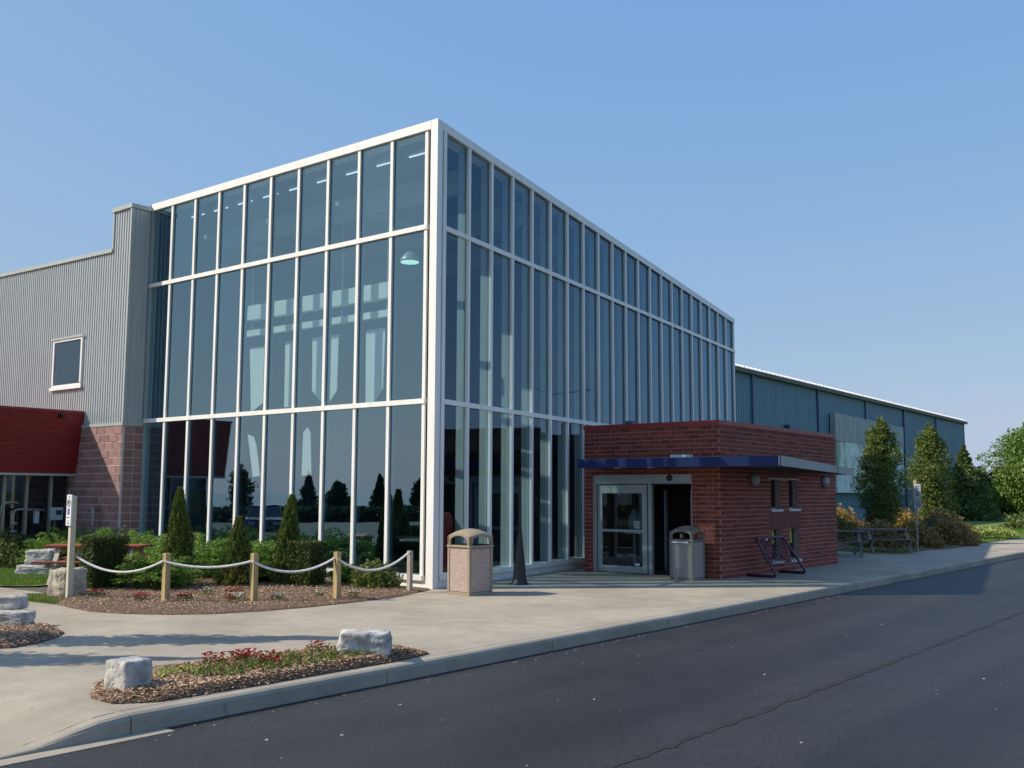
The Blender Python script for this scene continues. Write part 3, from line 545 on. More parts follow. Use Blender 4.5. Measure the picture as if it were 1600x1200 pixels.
# block base, one object per block
MB().box(-12.9, XR+0.006, FY-0.018, 0.0, 0, 3.543).build("block_backing", M["mortarB"], GW)
blk = MB().box(-0.188, 0.188, -0.03, 0.03, 0, 0.179).mesh("block"); blk.materials.append(M["block"])
blh = MB().box(-0.088, 0.088, -0.03, 0.03, 0, 0.179).mesh("block"); blh.materials.append(M["block"])
blr = MB().box(-0.03, 0.03, -0.127, 0.127, 0, 0.179).mesh("block"); blr.materials.append(M["block"])
G0 = Vector((-14, 0, 0))
for c in range(17):
    z = 0.13 + c*0.201; x = XR - 0.2
    if c % 2: put("block", blh, None, GW, Vector((XR-0.1, FY + random.uniform(-0.004, 0.004), z)) - G0); x = XR - 0.4
    while x > -12.75: put("block", blk, None, GW, Vector((x, FY + random.uniform(-0.005, 0.005), z)) - G0); x -= 0.4
    yy = FY + 0.165 + (0.0 if c % 2 else 0.02)
    for q in range(2 if True else 1): put("block", blr, None, GW, Vector((XR - 0.012 + random.uniform(-0.003, 0.003), FY + 0.17 + q*0.277, z)) - G0)

# ------------------------------------------------------------------ low red-clad wing
RW = thing("red_wing", "low building with dark red ribbed metal fascia over dark windows", "building", (-13, -2.3, 0))
YE = -4.0
mb = MB(); n = 26
for i in range(n):      # horizontal ribs on the fascia facing right, leaning in at the foot
    z0 = 2.32 + (3.93-2.32)*i/n; z1 = 2.32 + (3.93-2.32)*(i+1)/n; zm = (z0+z1)/2; fx = lambda z: -12.38 + 0.24*(z-2.32)/1.61
    for (a, da), (b, db) in (((z0, 0.0), (z0+0.012, 0.022)), ((z0+0.012, 0.022), (zm+0.01, 0.022)), ((zm+0.01, 0.022), (zm+0.022, 0)), ((zm+0.022, 0), (z1, 0))):
        mb.quad((fx(a)+da-0.02, YE, a), (fx(b)+db-0.02, YE, b), (fx(b)+db-0.02, FY-0.012, b), (fx(a)+da-0.02, FY-0.012, a))
        mb.quad((-19, YE-da, a), (fx(a)-0.02+da, YE-da, a), (fx(b)-0.02+db, YE-db, b), (-19, YE-db, b))
mb.build("fascia", M["red"], RW)
MB().hexa([(-19, YE+0.01, 2.33), (-12.42, YE+0.01, 2.33), (-12.42, FY-0.02, 2.33), (-19, FY-0.02, 2.33), (-19, YE+0.01, 3.93), (-12.18, YE+0.01, 3.93), (-12.18, FY-0.02, 3.93), (-19, FY-0.02, 3.93)]).build("fascia_core", M["red"], RW)
MB().box(-19, -12.12, YE-0.04, FY-0.014, 3.93, 3.99).build("roof_cap", M["red"], RW)
MB().box(-19, -12.36, YE-0.02, FY-0.014, 2.27, 2.325).build("soffit_trim", M["trimgrey"], RW)
MB().box(-19, -12.9, YE+0.25, FY-0.014, 0, 2.27).build("wall", M["dark"], RW)
MB().box(-19, -12.6, YE+0.15, FY-0.013, 0, 0.75).build("plinth", M["dark"], RW)
for y0, y1 in ((-3.7, -2.36), (-2.30, -1.78), (-1.72, -1.14), (-1.08, -0.62)): MB().box(-12.72, -12.70, y0, y1, 0.76, 2.26).build("window_pane", M["glassD"], RW)
for y in (-3.73, -2.33, -1.75, -1.11): MB().box(-12.75, -12.62, y-0.028, y+0.028, 0.76, 2.268).build("window_mullion", M["cream"], RW)
MB().tube([(-12.22, -1.2, 3.86), (-12.0, -1.2, 3.80)], 0.06, 10).build("floodlight", M["black"], RW)
# utilities in front of it
t = thing("electric_meter", "pale blue-grey meter box on a thin stand before the dark windows", "meter", (-12.2, -1.15, 0))
MB().box(-12.28, -12.12, -1.33, -1.02, 1.12, 1.45).build("meter_box", M["meter"], t, bevel=0.02); MB().box(-12.119, -12.11, -1.22, -1.06, 1.26, 1.38).build("display", M["ink"], t); MB().tube([(-12.2, -1.2, 0), (-12.2, -1.2, 1.13)], 0.015, 6).build("stand", M["pipe"], t)
t = thing("gas_pipe", "grey valve pipes bending up beside the hedge at the left edge", "pipe", (-12.2, -2.3, 0))
MB().tube([(-12.2, -2.28, 0.1), (-12.2, -2.28, 1.30), (-12.2, -2.25, 1.38), (-12.2, -2.15, 1.41), (-12.2, -1.5, 1.38)], 0.028, 8).build("riser", M["pipe"], t, smooth=True)
MB().tube([(-12.15, -2.62, 1.25), (-12.15, -2.6, 1.5), (-12.15, -2.5, 1.58), (-12.15, -2.2, 1.57)], 0.028, 8).build("elbow", M["pipe"], t, smooth=True)
for z in (0.85, 1.05): MB().tube([(-12.2, -2.34, z), (-12.2, -2.18, z)], 0.045, 8).build("valve", M["pipe"], t, smooth=True)
t = thing("vent_pipe", "grey gooseneck pipe standing against the pink block pillar", "pipe", (-11.15, -0.8, 0))
MB().tube([(-11.05, -0.8, 0.1), (-11.05, -0.8, 1.33), (-11.08, -0.8, 1.41), (-11.16, -0.8, 1.43), (-11.28, -0.8, 1.41), (-11.29, -0.8, 1.36)], 0.045, 10).build("gooseneck", M["pipe"], t, smooth=True)
tag(MB().box(-12.3, -12.2, -1.72, -1.62, 1.05, 1.42).build("junction_box", M["meter"], origin=(-12.25, -1.67, 1.05)), "small pale upright box between gas pipes and blue meter", "box")

# ------------------------------------------------------------------ brick entrance block
X0, X1, Y0, Y1, HV = -0.42, 3.20, 5.84, 12.72, 3.50
BV = thing("brick_entrance", "low dark red brick entrance block with open sliding door and four slit windows", "building", (1.4, 9.2, 0))
B0 = Vector((1.4, 9.2, 0)); T = 0.010
DX0, DX1, DZ = -0.15, 2.48, 2.34
WNS = [(8.50, 9.08, 1.50, 2.24), (9.56, 10.14, 1.50, 2.24), (8.50, 9.08, 0.25, 1.03), (9.56, 10.14, 0.25, 1.03)]
mb = MB()   # front wall core with door opening, side wall with window openings
mb.box(X0, DX0, Y0+T, Y0+0.2, 0, HV-0.1); mb.box(DX1, X1-T, Y0+T, Y0+0.2, 0, HV-0.1); mb.box(DX0, DX1, Y0+T, Y0+0.2, DZ, HV-0.1)
mb.build("front_wall", M["mortar"], BV)
mb = MB(); zs = [0, 0.25, 1.03, 1.50, 2.24, HV-0.1]
ycuts = [Y0+0.2, 8.50, 9.08, 9.56, 10.14, Y1]
for i in range(5):
    for j in range(5):
        if i in (1, 3) and j in (1, 3): continue
        mb.box(X1-0.2, X1-T, ycuts[i], ycuts[i+1], zs[j], zs[j+1])
mb.build("side_wall", M["mortar"], BV)
MB().box(X0, X0+0.2, Y0+0.2, Y1, 0, HV-0.1).box(X0+0.2, X1-0.2, Y1-0.2, Y1, 0, HV-0.1).build("rear_walls", M["brickplain"], BV)
MB().box(-1.75, X0, 7.4, 7.6, 0, HV-0.1).build("link_wall", M["brickplain"], BV)
MB().box(X0, X1-0.2, Y0+0.2, Y1-0.2, HV-0.4, HV-0.2).build("roof", M["dark"], BV)
MB().box(X0-0.01, X1+0.02, Y0-0.02, Y0+0.24, HV-0.1, HV).build("coping", M["cap"], BV); MB().box(X1-0.24, X1+0.02, Y0+0.24, Y1+0.02, HV-0.1, HV).build("coping", M["cap"], BV)
# bricks
CH, BL = 0.1, 0.3
brF = MB().box(-BL/2+0.009, BL/2-0.009, -0.012, 0.012, 0, CH-0.017).mesh("brick"); brF.materials.append(M["brick"])
cnt = 0; halfs = {}
def front_brick(xa, xb, z):
    global cnt
    if xb - xa < 0.04: return
    key = round(xb-xa, 3)
    if abs(key-BL) < 1e-3: me = brF
    else:
        if key not in halfs:
            halfs[key] = MB().box(-key/2+0.009, key/2-0.009, -0.012, 0.012, 0, CH-0.017).mesh("brick"); halfs[key].materials.append(M["brick"])
        me = halfs[key]
    put("brick", me, None, BV, Vector(((xa+xb)/2, Y0 + 0.012 + random.uniform(-0.003, 0.002), z)) - B0); cnt += 1
for c in range(34):
    z = c*CH + 0.003; x = X0 - (BL/2 if c % 2 else 0)
    while x < X1 - 0.01:
        a, b = max(x, X0), min(x+BL, X1)
        if z + CH*0.5 < DZ:
            for p, q in ((a, min(b, DX0-0.02)), (max(a, DX1+0.02), b)):
                if q > p: front_brick(round(p, 3), round(q, 3), z)
        else: front_brick(round(a, 3), round(b, 3), z)
        x += BL
mb = MB()
def side_brick(ya, yb, z):
    if yb - ya > 0.03:
        j = random.uniform(-0.003, 0.003); mb.box(X1-0.02, X1 + j, ya+0.006, yb-0.006, z, z+CH-0.018)
cs = 0
for c in range(34):
    z = c*CH + 0.003; y = Y0 - (BL/2 if c % 2 == 0 else 0)
    plain = (1.10 < z+0.05 < 1.45) or (2.24 < z+0.05 < 2.62)
    while y < Y1:
        a, b = max(y, Y0 + 0.02), min(y+BL, Y1); segs = [(a, b)]
        holes = [(w[0], w[1]) for w in WNS if w[2] < z + 0.05 < w[3]]
        if plain: holes = [(8.40, 10.24)]
        for h0, h1 in holes:
            ns = []
            for p, q in segs:
                if q <= h0 or p >= h1: ns.append((p, q))
                else:
                    if p < h0: ns.append((p, h0))
                    if q > h1: ns.append((h1, q))
            segs = ns
        for p, q in segs: side_brick(p, q, z)
        y += BL
stuff(mb.build("brick_courses", M["brick"], BV))
for z0, z1 in ((1.05, 1.47), (2.26, 2.62)): MB().box(X1-0.03, X1-0.008, 8.40, 10.24, z0, z1).build("recessed_panel", M["brickplain"], BV)
for i, (a, b, z0, z1) in enumerate(WNS):
    w = MB().box(X1-0.16, X1-0.12, a, b, z0, z0+0.03).box(X1-0.16, X1-0.12, a, b, z1-0.03, z1).box(X1-0.16, X1-0.12, a, a+0.03, z0+0.03, z1-0.03).box(X1-0.16, X1-0.12, b-0.03, b, z0+0.03, z1-0.03).build("slit_window", M["alu"], BV)
    MB().box(X1-0.145, X1-0.135, a+0.03, b-0.03, z0+0.03, z1-0.03).build("pane", M["glassD"], w)
    MB().box(X1-0.10, X1+0.035, a-0.03, b+0.05, z0-0.06, z0-0.003).build("sill", M["sill"], w); MB().box(X1-0.10, X1-0.0, a, b, z1-0.02, z1+0.0).build("head", M["sill"], w)
    if z0 < 1: MB().box(X1-0.125, X1-0.112, a+0.03, a+0.36, z0+0.40, z1-0.03).build("board", M["yellow"], w)  # boards paint in the sunlit lawn showing in the panes
    elif i == 1: MB().box(X1-0.125, X1-0.112, a+0.03, a+0.25, z0+0.03, z0+0.25).build("board", M["yellow"], w)
tag(MB().box(X1-0.42, X1-0.40, 9.62, 9.95, 0.45, 0.60).build("paper_notice", M["sign"], origin=(X1-0.41, 9.8, 0.45)), "white paper notice inside the lower right slit window", "notice")
for i, (y, lab) in enumerate(((7.5, "round grey wall lamp on the brick side, nearer the front corner"), (11.8, "round grey wall lamp on the brick side, nearer the rear corner"))):
    t = thing("wall_lamp", lab, "lamp", (X1, y, 2.2), "round wall lamps on the brick side")
    b = MB(); b.lathe([(0.10, 0), (0.145, 0.01), (0.15, 0.07), (0.12, 0.13), (0.05, 0.16)], n=20); b.v = [(X1 + z, y + x, 2.2 + q) for x, q, z in b.v]; b.build("lamp_shade", M["lens"], t, smooth=True)
    b = MB(); b.lathe([(0.09, -0.004), (0.09, 0.012)], n=16); b.v = [(X1 + z + 0.002, y + x, 2.2 + q) for x, q, z in b.v]; b.build("back_plate", M["alu"], t)
# sliding door set
MB().box(DX0, DX1, Y0+0.03, Y0+0.17, 2.09, DZ).build("door_header", M["alu"], BV)
MB().box(DX0, DX0+0.06, Y0+0.03, Y0+0.17, 0, 2.09).build("door_jamb", M["alu"], BV); MB().box(1.33, 1.43, Y0+0.05, Y0+0.15, 0.0, 2.09).build("door_post", M["alu"], BV)
b = MB().box(-0.07, 0.05, Y0+0.06, Y0+0.11, 0.02, 2.07).box(1.16, 1.29, Y0+0.06, Y0+0.11, 0.02, 2.07).box(0.05, 1.16, Y0+0.06, Y0+0.11, 1.87, 2.07).box(0.05, 1.16, Y0+0.06, Y0+0.11, 0.02, 0.17).box(0.05, 1.16, Y0+0.06, Y0+0.11, 0.96, 1.02)
dl = b.build("sliding_door", M["alu"], BV); MB().box(0.05, 1.16, Y0+0.08, Y0+0.09, 0.17, 0.96).build("lower_pane", M["glassD"], dl); MB().box(0.05, 1.16, Y0+0.08, Y0+0.09, 1.02, 1.87).build("upper_pane", M["glassD"], dl)
st = MB().box(0.93, 1.08, Y0+0.072, Y0+0.079, 1.05, 1.22).build("door_sticker", M["signgrey"], dl)
b = MB(); b.tube([(1.005+0.045*math.cos(a), Y0+0.070, 1.135+0.045*math.sin(a)) for a in np.linspace(0, 2*math.pi, 13)[:-1]], 0.007, 5, closed=True); b.build("sticker_ring", M["ink"], dl)
MB().box(0.95, 1.08, Y0+0.072, Y0+0.079, 0.19, 0.24).build("door_label", M["sign"], dl)
b = MB(); b.lathe([(0.075, 0), (0.07, 0.03), (0.03, 0.05)], n=16); b.v = [(1.92 + x, Y0 + 0.03 - z, 2.22 + y) for x, y, z in b.v]; b.build("door_sensor", M["black"], BV)
MB().box(1.45, 2.3, Y0-0.03, Y0+0.03, 2.06, 2.088).build("header_lip", M["rubber"], BV)
MB().box(X0+0.2, X1-0.2, Y0+0.2, Y1-0.2, 0.005, 0.02).build("door_mat", M["dark"], BV)
MB().box(X0+0.2, X1-0.2, 8.2, 8.25, 0.02, 3.0).build("inner_partition", M["dark"], BV)
MB().box(1.72, 1.78, 7.2, 7.3, 0.02, 1.95).box(1.0, 1.06, 7.2, 7.3, 0.02, 1.95).build("inner_door_frame", M["alu"], BV)
t = thing("display_stand", "small white display on a shelf just inside the glass sliding door", "display", (0.5, 6.6, 0))
MB().box(0.3, 0.72, 6.5, 6.8, 0.90, 0.96).build("shelf", M["sign"], t); MB().box(0.48, 0.54, 6.6, 6.66, 0.02, 0.9).build("leg", M["alu"], t); MB().lathe([(0.10, 0.96), (0.17, 1.08), (0.15, 1.3), (0.05, 1.48)], (0.5, 6.65)).build("figure", M["meter"], t, smooth=True)
# canopy
CP = thing("canopy", "thin flat canopy with blue front edge and grey side edge round the brick entrance", "canopy", (3, 8, 2.5))
Cn = Vector((5.02, 4.93)); cd = Vector((-0.2218, 0.9751)); Lf = Vector((0.10, 4.80)); En = Cn + cd*11.2; bw = 0.0
poly = [(Lf.x, Lf.y), (Cn.x, Cn.y), (En.x, En.y), (En.x-1.3, En.y), (X1+0.04, Y1+0.1), (X1+0.04, Y0-0.03), (Lf.x, Y0-0.03)]
def inset(a, b, d):    # band along edge a->b, thickness d inwards (left side)
    v = (b-a).normalized(); n = Vector((-v.y, v.x)); return [tuple(a), tuple(b), tuple(b+n*d), tuple(a+n*d)]
MB().prism([(Lf.x+0.01, Lf.y+0.04), (Cn.x-0.05, Cn.y+0.045), (En.x-0.04, En.y-0.02), (En.x-1.2, En.y-0.02), (X1+0.04, Y1+0.1), (X1+0.04, Y0-0.03), (Lf.x+0.01, Y0-0.03)], 2.455, 2.625).build("deck", M["soffit"], CP)
MB().prism(inset(Lf, Cn, 0.035), 2.44, 2.645).build("front_fascia", M["canblue"], CP); MB().prism(inset(Cn + cd*0.002, En, 0.035), 2.44, 2.645).build("side_fascia", M["cangrey"], CP)
MB().box(2.35, 2.75, 5.15, 5.45, 2.645, 2.72).build("junction_cover", M["sill"], CP)
for x in (0.95, 1.85): MB().lathe([(0.09, 2.435), (0.09, 2.45)], (x, 5.15), 16).build("downlight", M["sign"], CP)
tag(MB().box(-0.6, -0.4, 8.0, 8.3, 3.4, 3.75).build("roof_vent", M["bluedk"], origin=(-0.5, 8.1, 3.4)), "small dark rooftop vent behind the brick parapet", "vent")

# ------------------------------------------------------------------ long blue building
BB = thing("blue_warehouse", "long blue ribbed metal warehouse with white roof edge running back to the right", "building", (-12, 50, 0))
bd = Vector((-0.03, 1.0)).normalized(); b0 = Vector((-10.49, 18.0)); BLN = 68.6; bn = Vector((bd.y, -bd.x))
def BP(s, o, z): p = b0 + bd*s + bn*o; return (p.x, p.y, z)
def bbox(mb, s0, s1, o0, o1, z0, z1): return mb.hexa([BP(s0, o1, z0), BP(s1, o1, z0), BP(s1, o0, z0), BP(s0, o0, z0), BP(s0, o1, z1), BP(s1, o1, z1), BP(s1, o0, z1), BP(s0, o0, z1)])
cuts = [0, 10.5, 19.97, 30.17, 39.67, 49.0, 58.5, BLN]
for a, b in zip(cuts, cuts[1:]):
    mb = MB(); corrug(mb, lambda s, o, z, a=a: BP(a + s, o, z), b-a, 0, 8.55, 0.305, 0.04); mb.build("siding_panel", M["blue"], BB)
for c in cuts[1:-1]:
    mb = MB(); bbox(mb, c-0.09, c+0.09, 0.0, 0.16, 0, 8.5); mb.build("downspout", M["bluedk"], BB)
mb = MB(); bbox(mb, 0, BLN-0.05, -14, -0.03, 0, 8.5); mb.build("wall_core", M["blue"], BB)
mb = MB(); bbox(mb, BLN-0.1, BLN+0.03, 0.0, 0.07, 0, 8.5); mb.build("corner_trim", M["gutter"], BB)
mb = MB(); bbox(mb, -0.3, BLN+0.35, 0.0, 0.30, 8.50, 8.72); mb.build("gutter", M["gutter"], BB)
mb = MB(); pf = [(0.34, 8.735), (0.10, 8.84), (-0.5, 9.02), (-1.4, 9.17), (-14, 9.9)]
for (oa, za), (ob, zb) in zip(pf, pf[1:]): mb.hexa([BP(-0.3, oa, za-0.04), BP(BLN+0.4, oa, za-0.04), BP(BLN+0.4, ob, zb-0.04), BP(-0.3, ob, zb-0.04), BP(-0.3, oa, za), BP(BLN+0.4, oa, za), BP(BLN+0.4, ob, zb), BP(-0.3, ob, zb)])
mb.build("roof", M["roof"], BB)
mb = MB(); sx = 0
while sx < BLN:
    for (oa, za), (ob, zb) in zip(pf[:3], pf[1:4]): mb.hexa([BP(sx, oa+0.01, za), BP(sx+0.09, oa+0.01, za), BP(sx+0.09, ob, zb), BP(sx, ob, zb), BP(sx, oa+0.01, za+0.06), BP(sx+0.09, oa+0.01, za+0.06), BP(sx+0.09, ob, zb+0.06), BP(sx, ob, zb+0.06)])
    sx += 0.61
stuff(mb.build("roof_ribs", M["roof"], BB))
lv = MB(); bbox(lv, 61.0, 62.7, 0.02, 0.10, 5.7, 6.45); l = lv.build("louvre_vent", M["bluedk"], BB)
for k in range(5): mb = MB(); bbox(mb, 61.05, 62.65, 0.09, 0.15, 5.76+k*0.14, 5.80+k*0.14); mb.build("louvre", M["blue"], l)
MU = thing("mural_board", "big pale painted mural with grey boards above it, fixed to the blue warehouse", "mural", BP(40, 0.3, 2))
mb = MB(); bbox(mb, 32.4, 47.4, 0.12, 0.42, 2.0, 5.36); mb.build("painted_panel", M["mural"], MU)
ss = np.linspace(32.2, 47.5, 7)
for i, (a, b) in enumerate(zip(ss, ss[1:])): mb = MB(); bbox(mb, a+0.01, b-0.01, 0.12, 0.46 - 0.01*(i % 2), 5.37, 7.18 - 0.03*i); mb.build("grey_board", M["muralboard"], MU)
t = thing("air_duct", "small dark pipe fitting on the blue wall behind the brick parapet", "pipe", BP(25, 0.2, 4))
mb = MB(); mb.tube([BP(24.6, 0.05, 5.9), BP(24.6, 0.35, 5.9), BP(24.6, 0.4, 5.6)], 0.09, 8); mb.build("pipe", M["bluedk"], t)
mb = MB(); bbox(mb, 24.8, 25.3, 0.05, 0.3, 5.55, 5.9); mb.build("box", M["bluedk"], t)

# ------------------------------------------------------------------ litter bins
def make_bin(loc, body, panel, label):
    t = thing("litter_bin", label, "bin", loc, "square litter bins by the entrance", rz=0.0001)
    a = 0.30
    MB().box(-a+0.03, a-0.03, -a+0.03, a-0.03, 0.03, 0.86).build("bin_body", body, t, world=False)
    MB().box(-a+0.005, a-0.005, -a+0.005, a-0.005, 0.0, 0.055).build("base", body, t, world=False, bevel=0.006)
    for sx in (-1, 1):
        for sy in (-1, 1): MB().box(min(sx*a, sx*(a-0.06)), max(sx*a, sx*(a-0.06)), min(sy*a, sy*(a-0.06)), max(sy*a, sy*(a-0.06)), 0.05, 0.86).build("corner_post", body, t, world=False, bevel=0.008)
    for k in range(4):
        o = MB().box(-a+0.065, a-0.065, -a+0.012, -a+0.04, 0.065, 0.84).build("aggregate_panel", panel, t, world=False); o.rotation_euler = (0, 0, k*math.pi/2)
    MB().box(-a-0.012, a+0.012, -a-0.012, a+0.012, 0.86, 0.90).build("rim", body, t, world=False, bevel=0.008)
    # hood: four corner pillars, arched headers, domed top
    for k in range(4):
        b = MB(); n = 12; x0 = -a+0.07; hw = a - 0.07
        pr = [(-a, 0.90), (x0, 0.90), (x0, 1.00)] + [(x0 + 2*hw*i/n, 1.00 + 0.075*math.sin(math.pi*i/n)**0.6) for i in range(1, n)] + [(a-0.07, 1.00), (a-0.07, 0.90), (a, 0.90), (a, 1.06)] + [(a - 2*a*i/n, 1.06 + 0.055*math.sin(math.pi*i/n)) for i in range(1, n)] + [(-a, 1.06)]
        m = len(pr); b.v = [(x, -a, z) for x, z in pr] + [(x, -a+0.045, z) for x, z in pr]
        b.f = [tuple(range(m)), tuple(range(2*m-1, m-1, -1))] + [(j, m+j, m+(j+1) % m, (j+1) % m) for j in range(m)]
        o = b.build("hood_side", body, t, world=False); o.rotation_euler = (0, 0, k*math.pi/2)
    b = MB(); n = 12
    for j in range(n+1):
        for i in range(n+1):
            u, v = -1 + 2*i/n, -1 + 2*j/n; e = max(abs(u), abs(v)); z = 1.06 + 0.055*(math.cos(u*math.pi/2) if abs(v) > abs(u) else math.cos(v*math.pi/2))*1.0 + 0.085*(1-e**2.2)
            b.v.append((u*a, v*a, z))
    b.f = [(j*(n+1)+i, j*(n+1)+i+1, (j+1)*(n+1)+i+1, (j+1)*(n+1)+i) for j in range(n) for i in range(n)]; b.build("hood_top", body, t, world=False, smooth=True)
    MB().box(-a+0.05, a-0.05, -a+0.05, a-0.05, 0.90, 0.915).build("liner", M["rubber"], t, world=False)
    t.rotation_euler = (0, 0, 0.0)
    return t
b1 = make_bin((1.17, -0.25, 0), M["can"], M["agg"], "tan litter bin with pebbled panels in full sun by the white corner column"); b1.rotation_euler = (0, 0, math.radians(-6))
b2 = make_bin((2.66, 5.30, 0), M["candk"], M["aggdk"], "grey-brown litter bin in shade beside the open sliding door"); b2.rotation_euler = (0, 0, math.radians(1)); b2.scale = (0.95, 0.95, 0.97)
tag(MB().box(2.44, 2.84, 4.990, 5.001, 0.80, 0.83).build("bin_label", M["sign"], origin=(2.64, 5.0, 0.8)), "thin white strip stuck below the mouth of the shaded bin", "sticker")

# ------------------------------------------------------------------ black post by the right facade
t = thing("black_lamp_post", "slim black post with flared conical foot standing before the right glass wall", "post", (0.62, 1.95, 0))
b = MB(); b.lathe([(0.20, 0), (0.20, 0.02), (0.16, 0.04), (0.135, 0.12), (0.12, 0.35), (0.095, 0.60), (0.065, 0.88), (0.045, 1.08), (0.038, 1.2), (0.034, 2.1), (0.03, 2.15)], (0.62, 1.95), 20); b.build("pole", M["black"], t, smooth=True)
MB().lathe([(0.21, 0.0), (0.21, 0.015)], (0.62, 1.95), 20).build("foot_plate", M["black"], t)

# ------------------------------------------------------------------ bicycle rack
t = thing("bicycle_rack", "low purple tube bicycle rack leaning back before the brick side wall", "bicycle rack", (3.7, 7.6, 0))
def rnd(pts, r=0.12, n=5):
    P = [Vector(p) for p in pts]; out = [P[0]]
    for i in range(1, len(P)-1):
        a = (P[i-1]-P[i]).normalized(); c = (P[i+1]-P[i]).normalized(); s = P[i]+a*r; e = P[i]+c*r
        for k in range(n+1): q = k/n; out.append(s*(1-q)**2 + P[i]*2*q*(1-q) + e*q*q)
    out.append(P[-1]); return out
FRA = rnd([(3.28, 6.92, 0.035), (4.02, 6.90, 0.035), (3.52, 6.92, 0.86), (3.56, 8.30, 0.86), (4.06, 8.45, 0.035), (3.36, 8.50, 0.035)])
MB().tube(FRA, 0.032, 10).build("tube_frame", M["purple"], t, smooth=True)
for k in range(9):
    y = 7.05 + k*0.145; MB().tube([(3.53, y, 0.86), (3.88, y+0.02, 0.28)], 0.010, 6).build("rod", M["purple"], t, smooth=True)
MB().tube([(3.88, 6.93, 0.28), (3.91, 8.4, 0.28)], 0.018, 8).build("lower_rail", M["purple"], t, smooth=True)
for yc in (7.25, 7.95):
    MB().tube([(3.70+0.10*math.cos(a)*0.5, yc+0.20*math.sin(a), 0.57 - 0.2*math.cos(a)) for a in np.linspace(0, 2*math.pi, 17)[:-1]], 0.010, 6, closed=True).build("ring", M["purple"], t, smooth=True)
MB().box(3.53, 3.56, 7.36, 7.46, 0.80, 0.84).build("tag_plate", M["sign"], t)

# ------------------------------------------------------------------ posts and rope
POSTS = [(-1.64, -4.79, 0.83, "post", "yellow timber post among red flowers, left of the three yellow posts"), (-0.52, -3.85, 0.83, "post", "yellow timber post beside the white flowers, middle of the three yellow posts"), (0.15, -2.60, 0.83, "post", "yellow timber post in front of the low round shrub"), (0.08, -0.72, 0.77, "postgrey", "short grey weathered post beside the white corner column")]
for x, y, h, m, lab in POSTS:
    w = 0.05 if m == "post" else 0.042
    b = MB(); b.v = [(x-w, y-w, 0), (x+w, y-w, 0), (x+w, y+w, 0), (x-w, y+w, 0), (x-w, y-w, h), (x+w, y-w, h+0.006), (x+w, y+w, h-0.004), (x-w, y+w, h+0.004)]; b.f = [(0, 3, 2, 1), (4, 5, 6, 7), (0, 1, 5, 4), (1, 2, 6, 5), (2, 3, 7, 6), (3, 0, 4, 7)]
    o = b.build("rope_post", M[m], origin=(x, y, 0), bevel=0.006); tag(o, lab, "post", "low timber posts carrying the rope")
def rope(p, q, sag, lab):
    p = Vector(p); q = Vector(q); n = 90; b = MB(); L = (q-p).length; turns = L/0.09
    cen = [p.lerp(q, i/n) - Vector((0, 0, 4*sag*(i/n)*(1-i/n))) for i in range(n+1)]
    side = (q-p).cross(Vector((0, 0, 1))).normalized()
    for s in range(3):
        path = []
        for i, c in enumerate(cen):
            a = 2*math.pi*(turns*i/n + s/3); path.append(c + side*math.cos(a)*0.013 + Vector((0, 0, 1))*math.sin(a)*0.012)
        b.tube(path, 0.0115, 6)
    tag(b.build("rope", M["rope"], smooth=True, origin=tuple(p)), lab, "rope", "white rope swags between the posts")
rope((-3.24, -5.50, 0.74), (-1.66, -4.85, 0.70), 0.22, "white rope swag from the sign post to the first yellow post")
rope((-1.62, -4.85, 0.70), (-0.54, -3.91, 0.70), 0.10, "white rope swag between the left and middle yellow posts")
rope((-0.50, -3.91, 0.70), (0.13, -2.66, 0.72), 0.20, "white rope swag in front of the square clipped shrub")
rope((0.19, -2.64, 0.72), (0.10, -0.78, 0.74), 0.26, "white rope swag ending at the short grey post")

# sign post
t = thing("sign_post", "pale timber post carrying a narrow white sign at the left bed corner", "sign", (-3.32, -5.56, 0))
MB().box(-3.365, -3.290, -5.61, -5.515, 0, 1.78).build("post", M["postpale"], t, bevel=0.004)
MB().box(-3.41, -3.255, -5.640, -5.612, 1.27, 1.80).build("sign_board", M["sign"], t, bevel=0.004)
b = MB(); b.tube([(-3.332+0.045*math.cos(a), -5.643, 1.655+0.06*math.sin(a)) for a in np.linspace(0, 2*math.pi, 17)[:-1]], 0.005, 5, closed=True); b.box(-3.35, -3.343, -5.645, -5.640, 1.62, 1.69).box(-3.343, -3.32, -5.645, -5.640, 1.683, 1.69).box(-3.343, -3.32, -5.645, -5.640, 1.655, 1.662).box(-3.325, -3.318, -5.645, -5.640, 1.66, 1.685)
b.box(-3.36, -3.30, -5.645, -5.640, 1.765, 1.772).box(-3.345, -3.32, -5.645, -5.640, 1.735, 1.75); b.build("ring_symbol", M["ink"], t)
MB().box(-3.362, -3.302, -5.645, -5.640, 1.46, 1.565).build("blue_symbol", M["inkblue"], t)
MB().tube([(-3.338, -5.648, 1.548), (-3.336, -5.648, 1.515), (-3.315, -5.648, 1.513), (-3.308, -5.648, 1.48)], 0.004, 5).build("seat_figure", M["sign"], t)
b = MB(); [b.box(-3.37+0.02*i, -3.358+0.02*i, -5.645, -5.640, 1.405, 1.418) for i in range(4)]; b.box(-3.336, -3.328, -5.645, -5.640, 1.31, 1.37).box(-3.36, -3.304, -5.645, -5.640, 1.30, 1.308); b.build("small_marks", M["ink"], t)
t = thing("far_sign_post", "timber post with two small grey signs in front of the pale green tree", "sign", (3.03, 20.23, 0))
MB().tube([(3.03, 20.23, 0), (3.03, 20.23, 1.2)], 0.03, 8).build("lower_pole", M["pipe"], t); MB().box(2.98, 3.08, 20.18, 20.28, 0.9, 2.36).build("post", M["post"], t)
MB().box(3.0, 3.22, 20.14, 20.165, 1.72, 2.22).build("upper_sign", M["signgrey"], t); MB().box(3.0, 3.22, 20.14, 20.165, 1.40, 1.69).build("lower_sign", M["signgrey"], t)
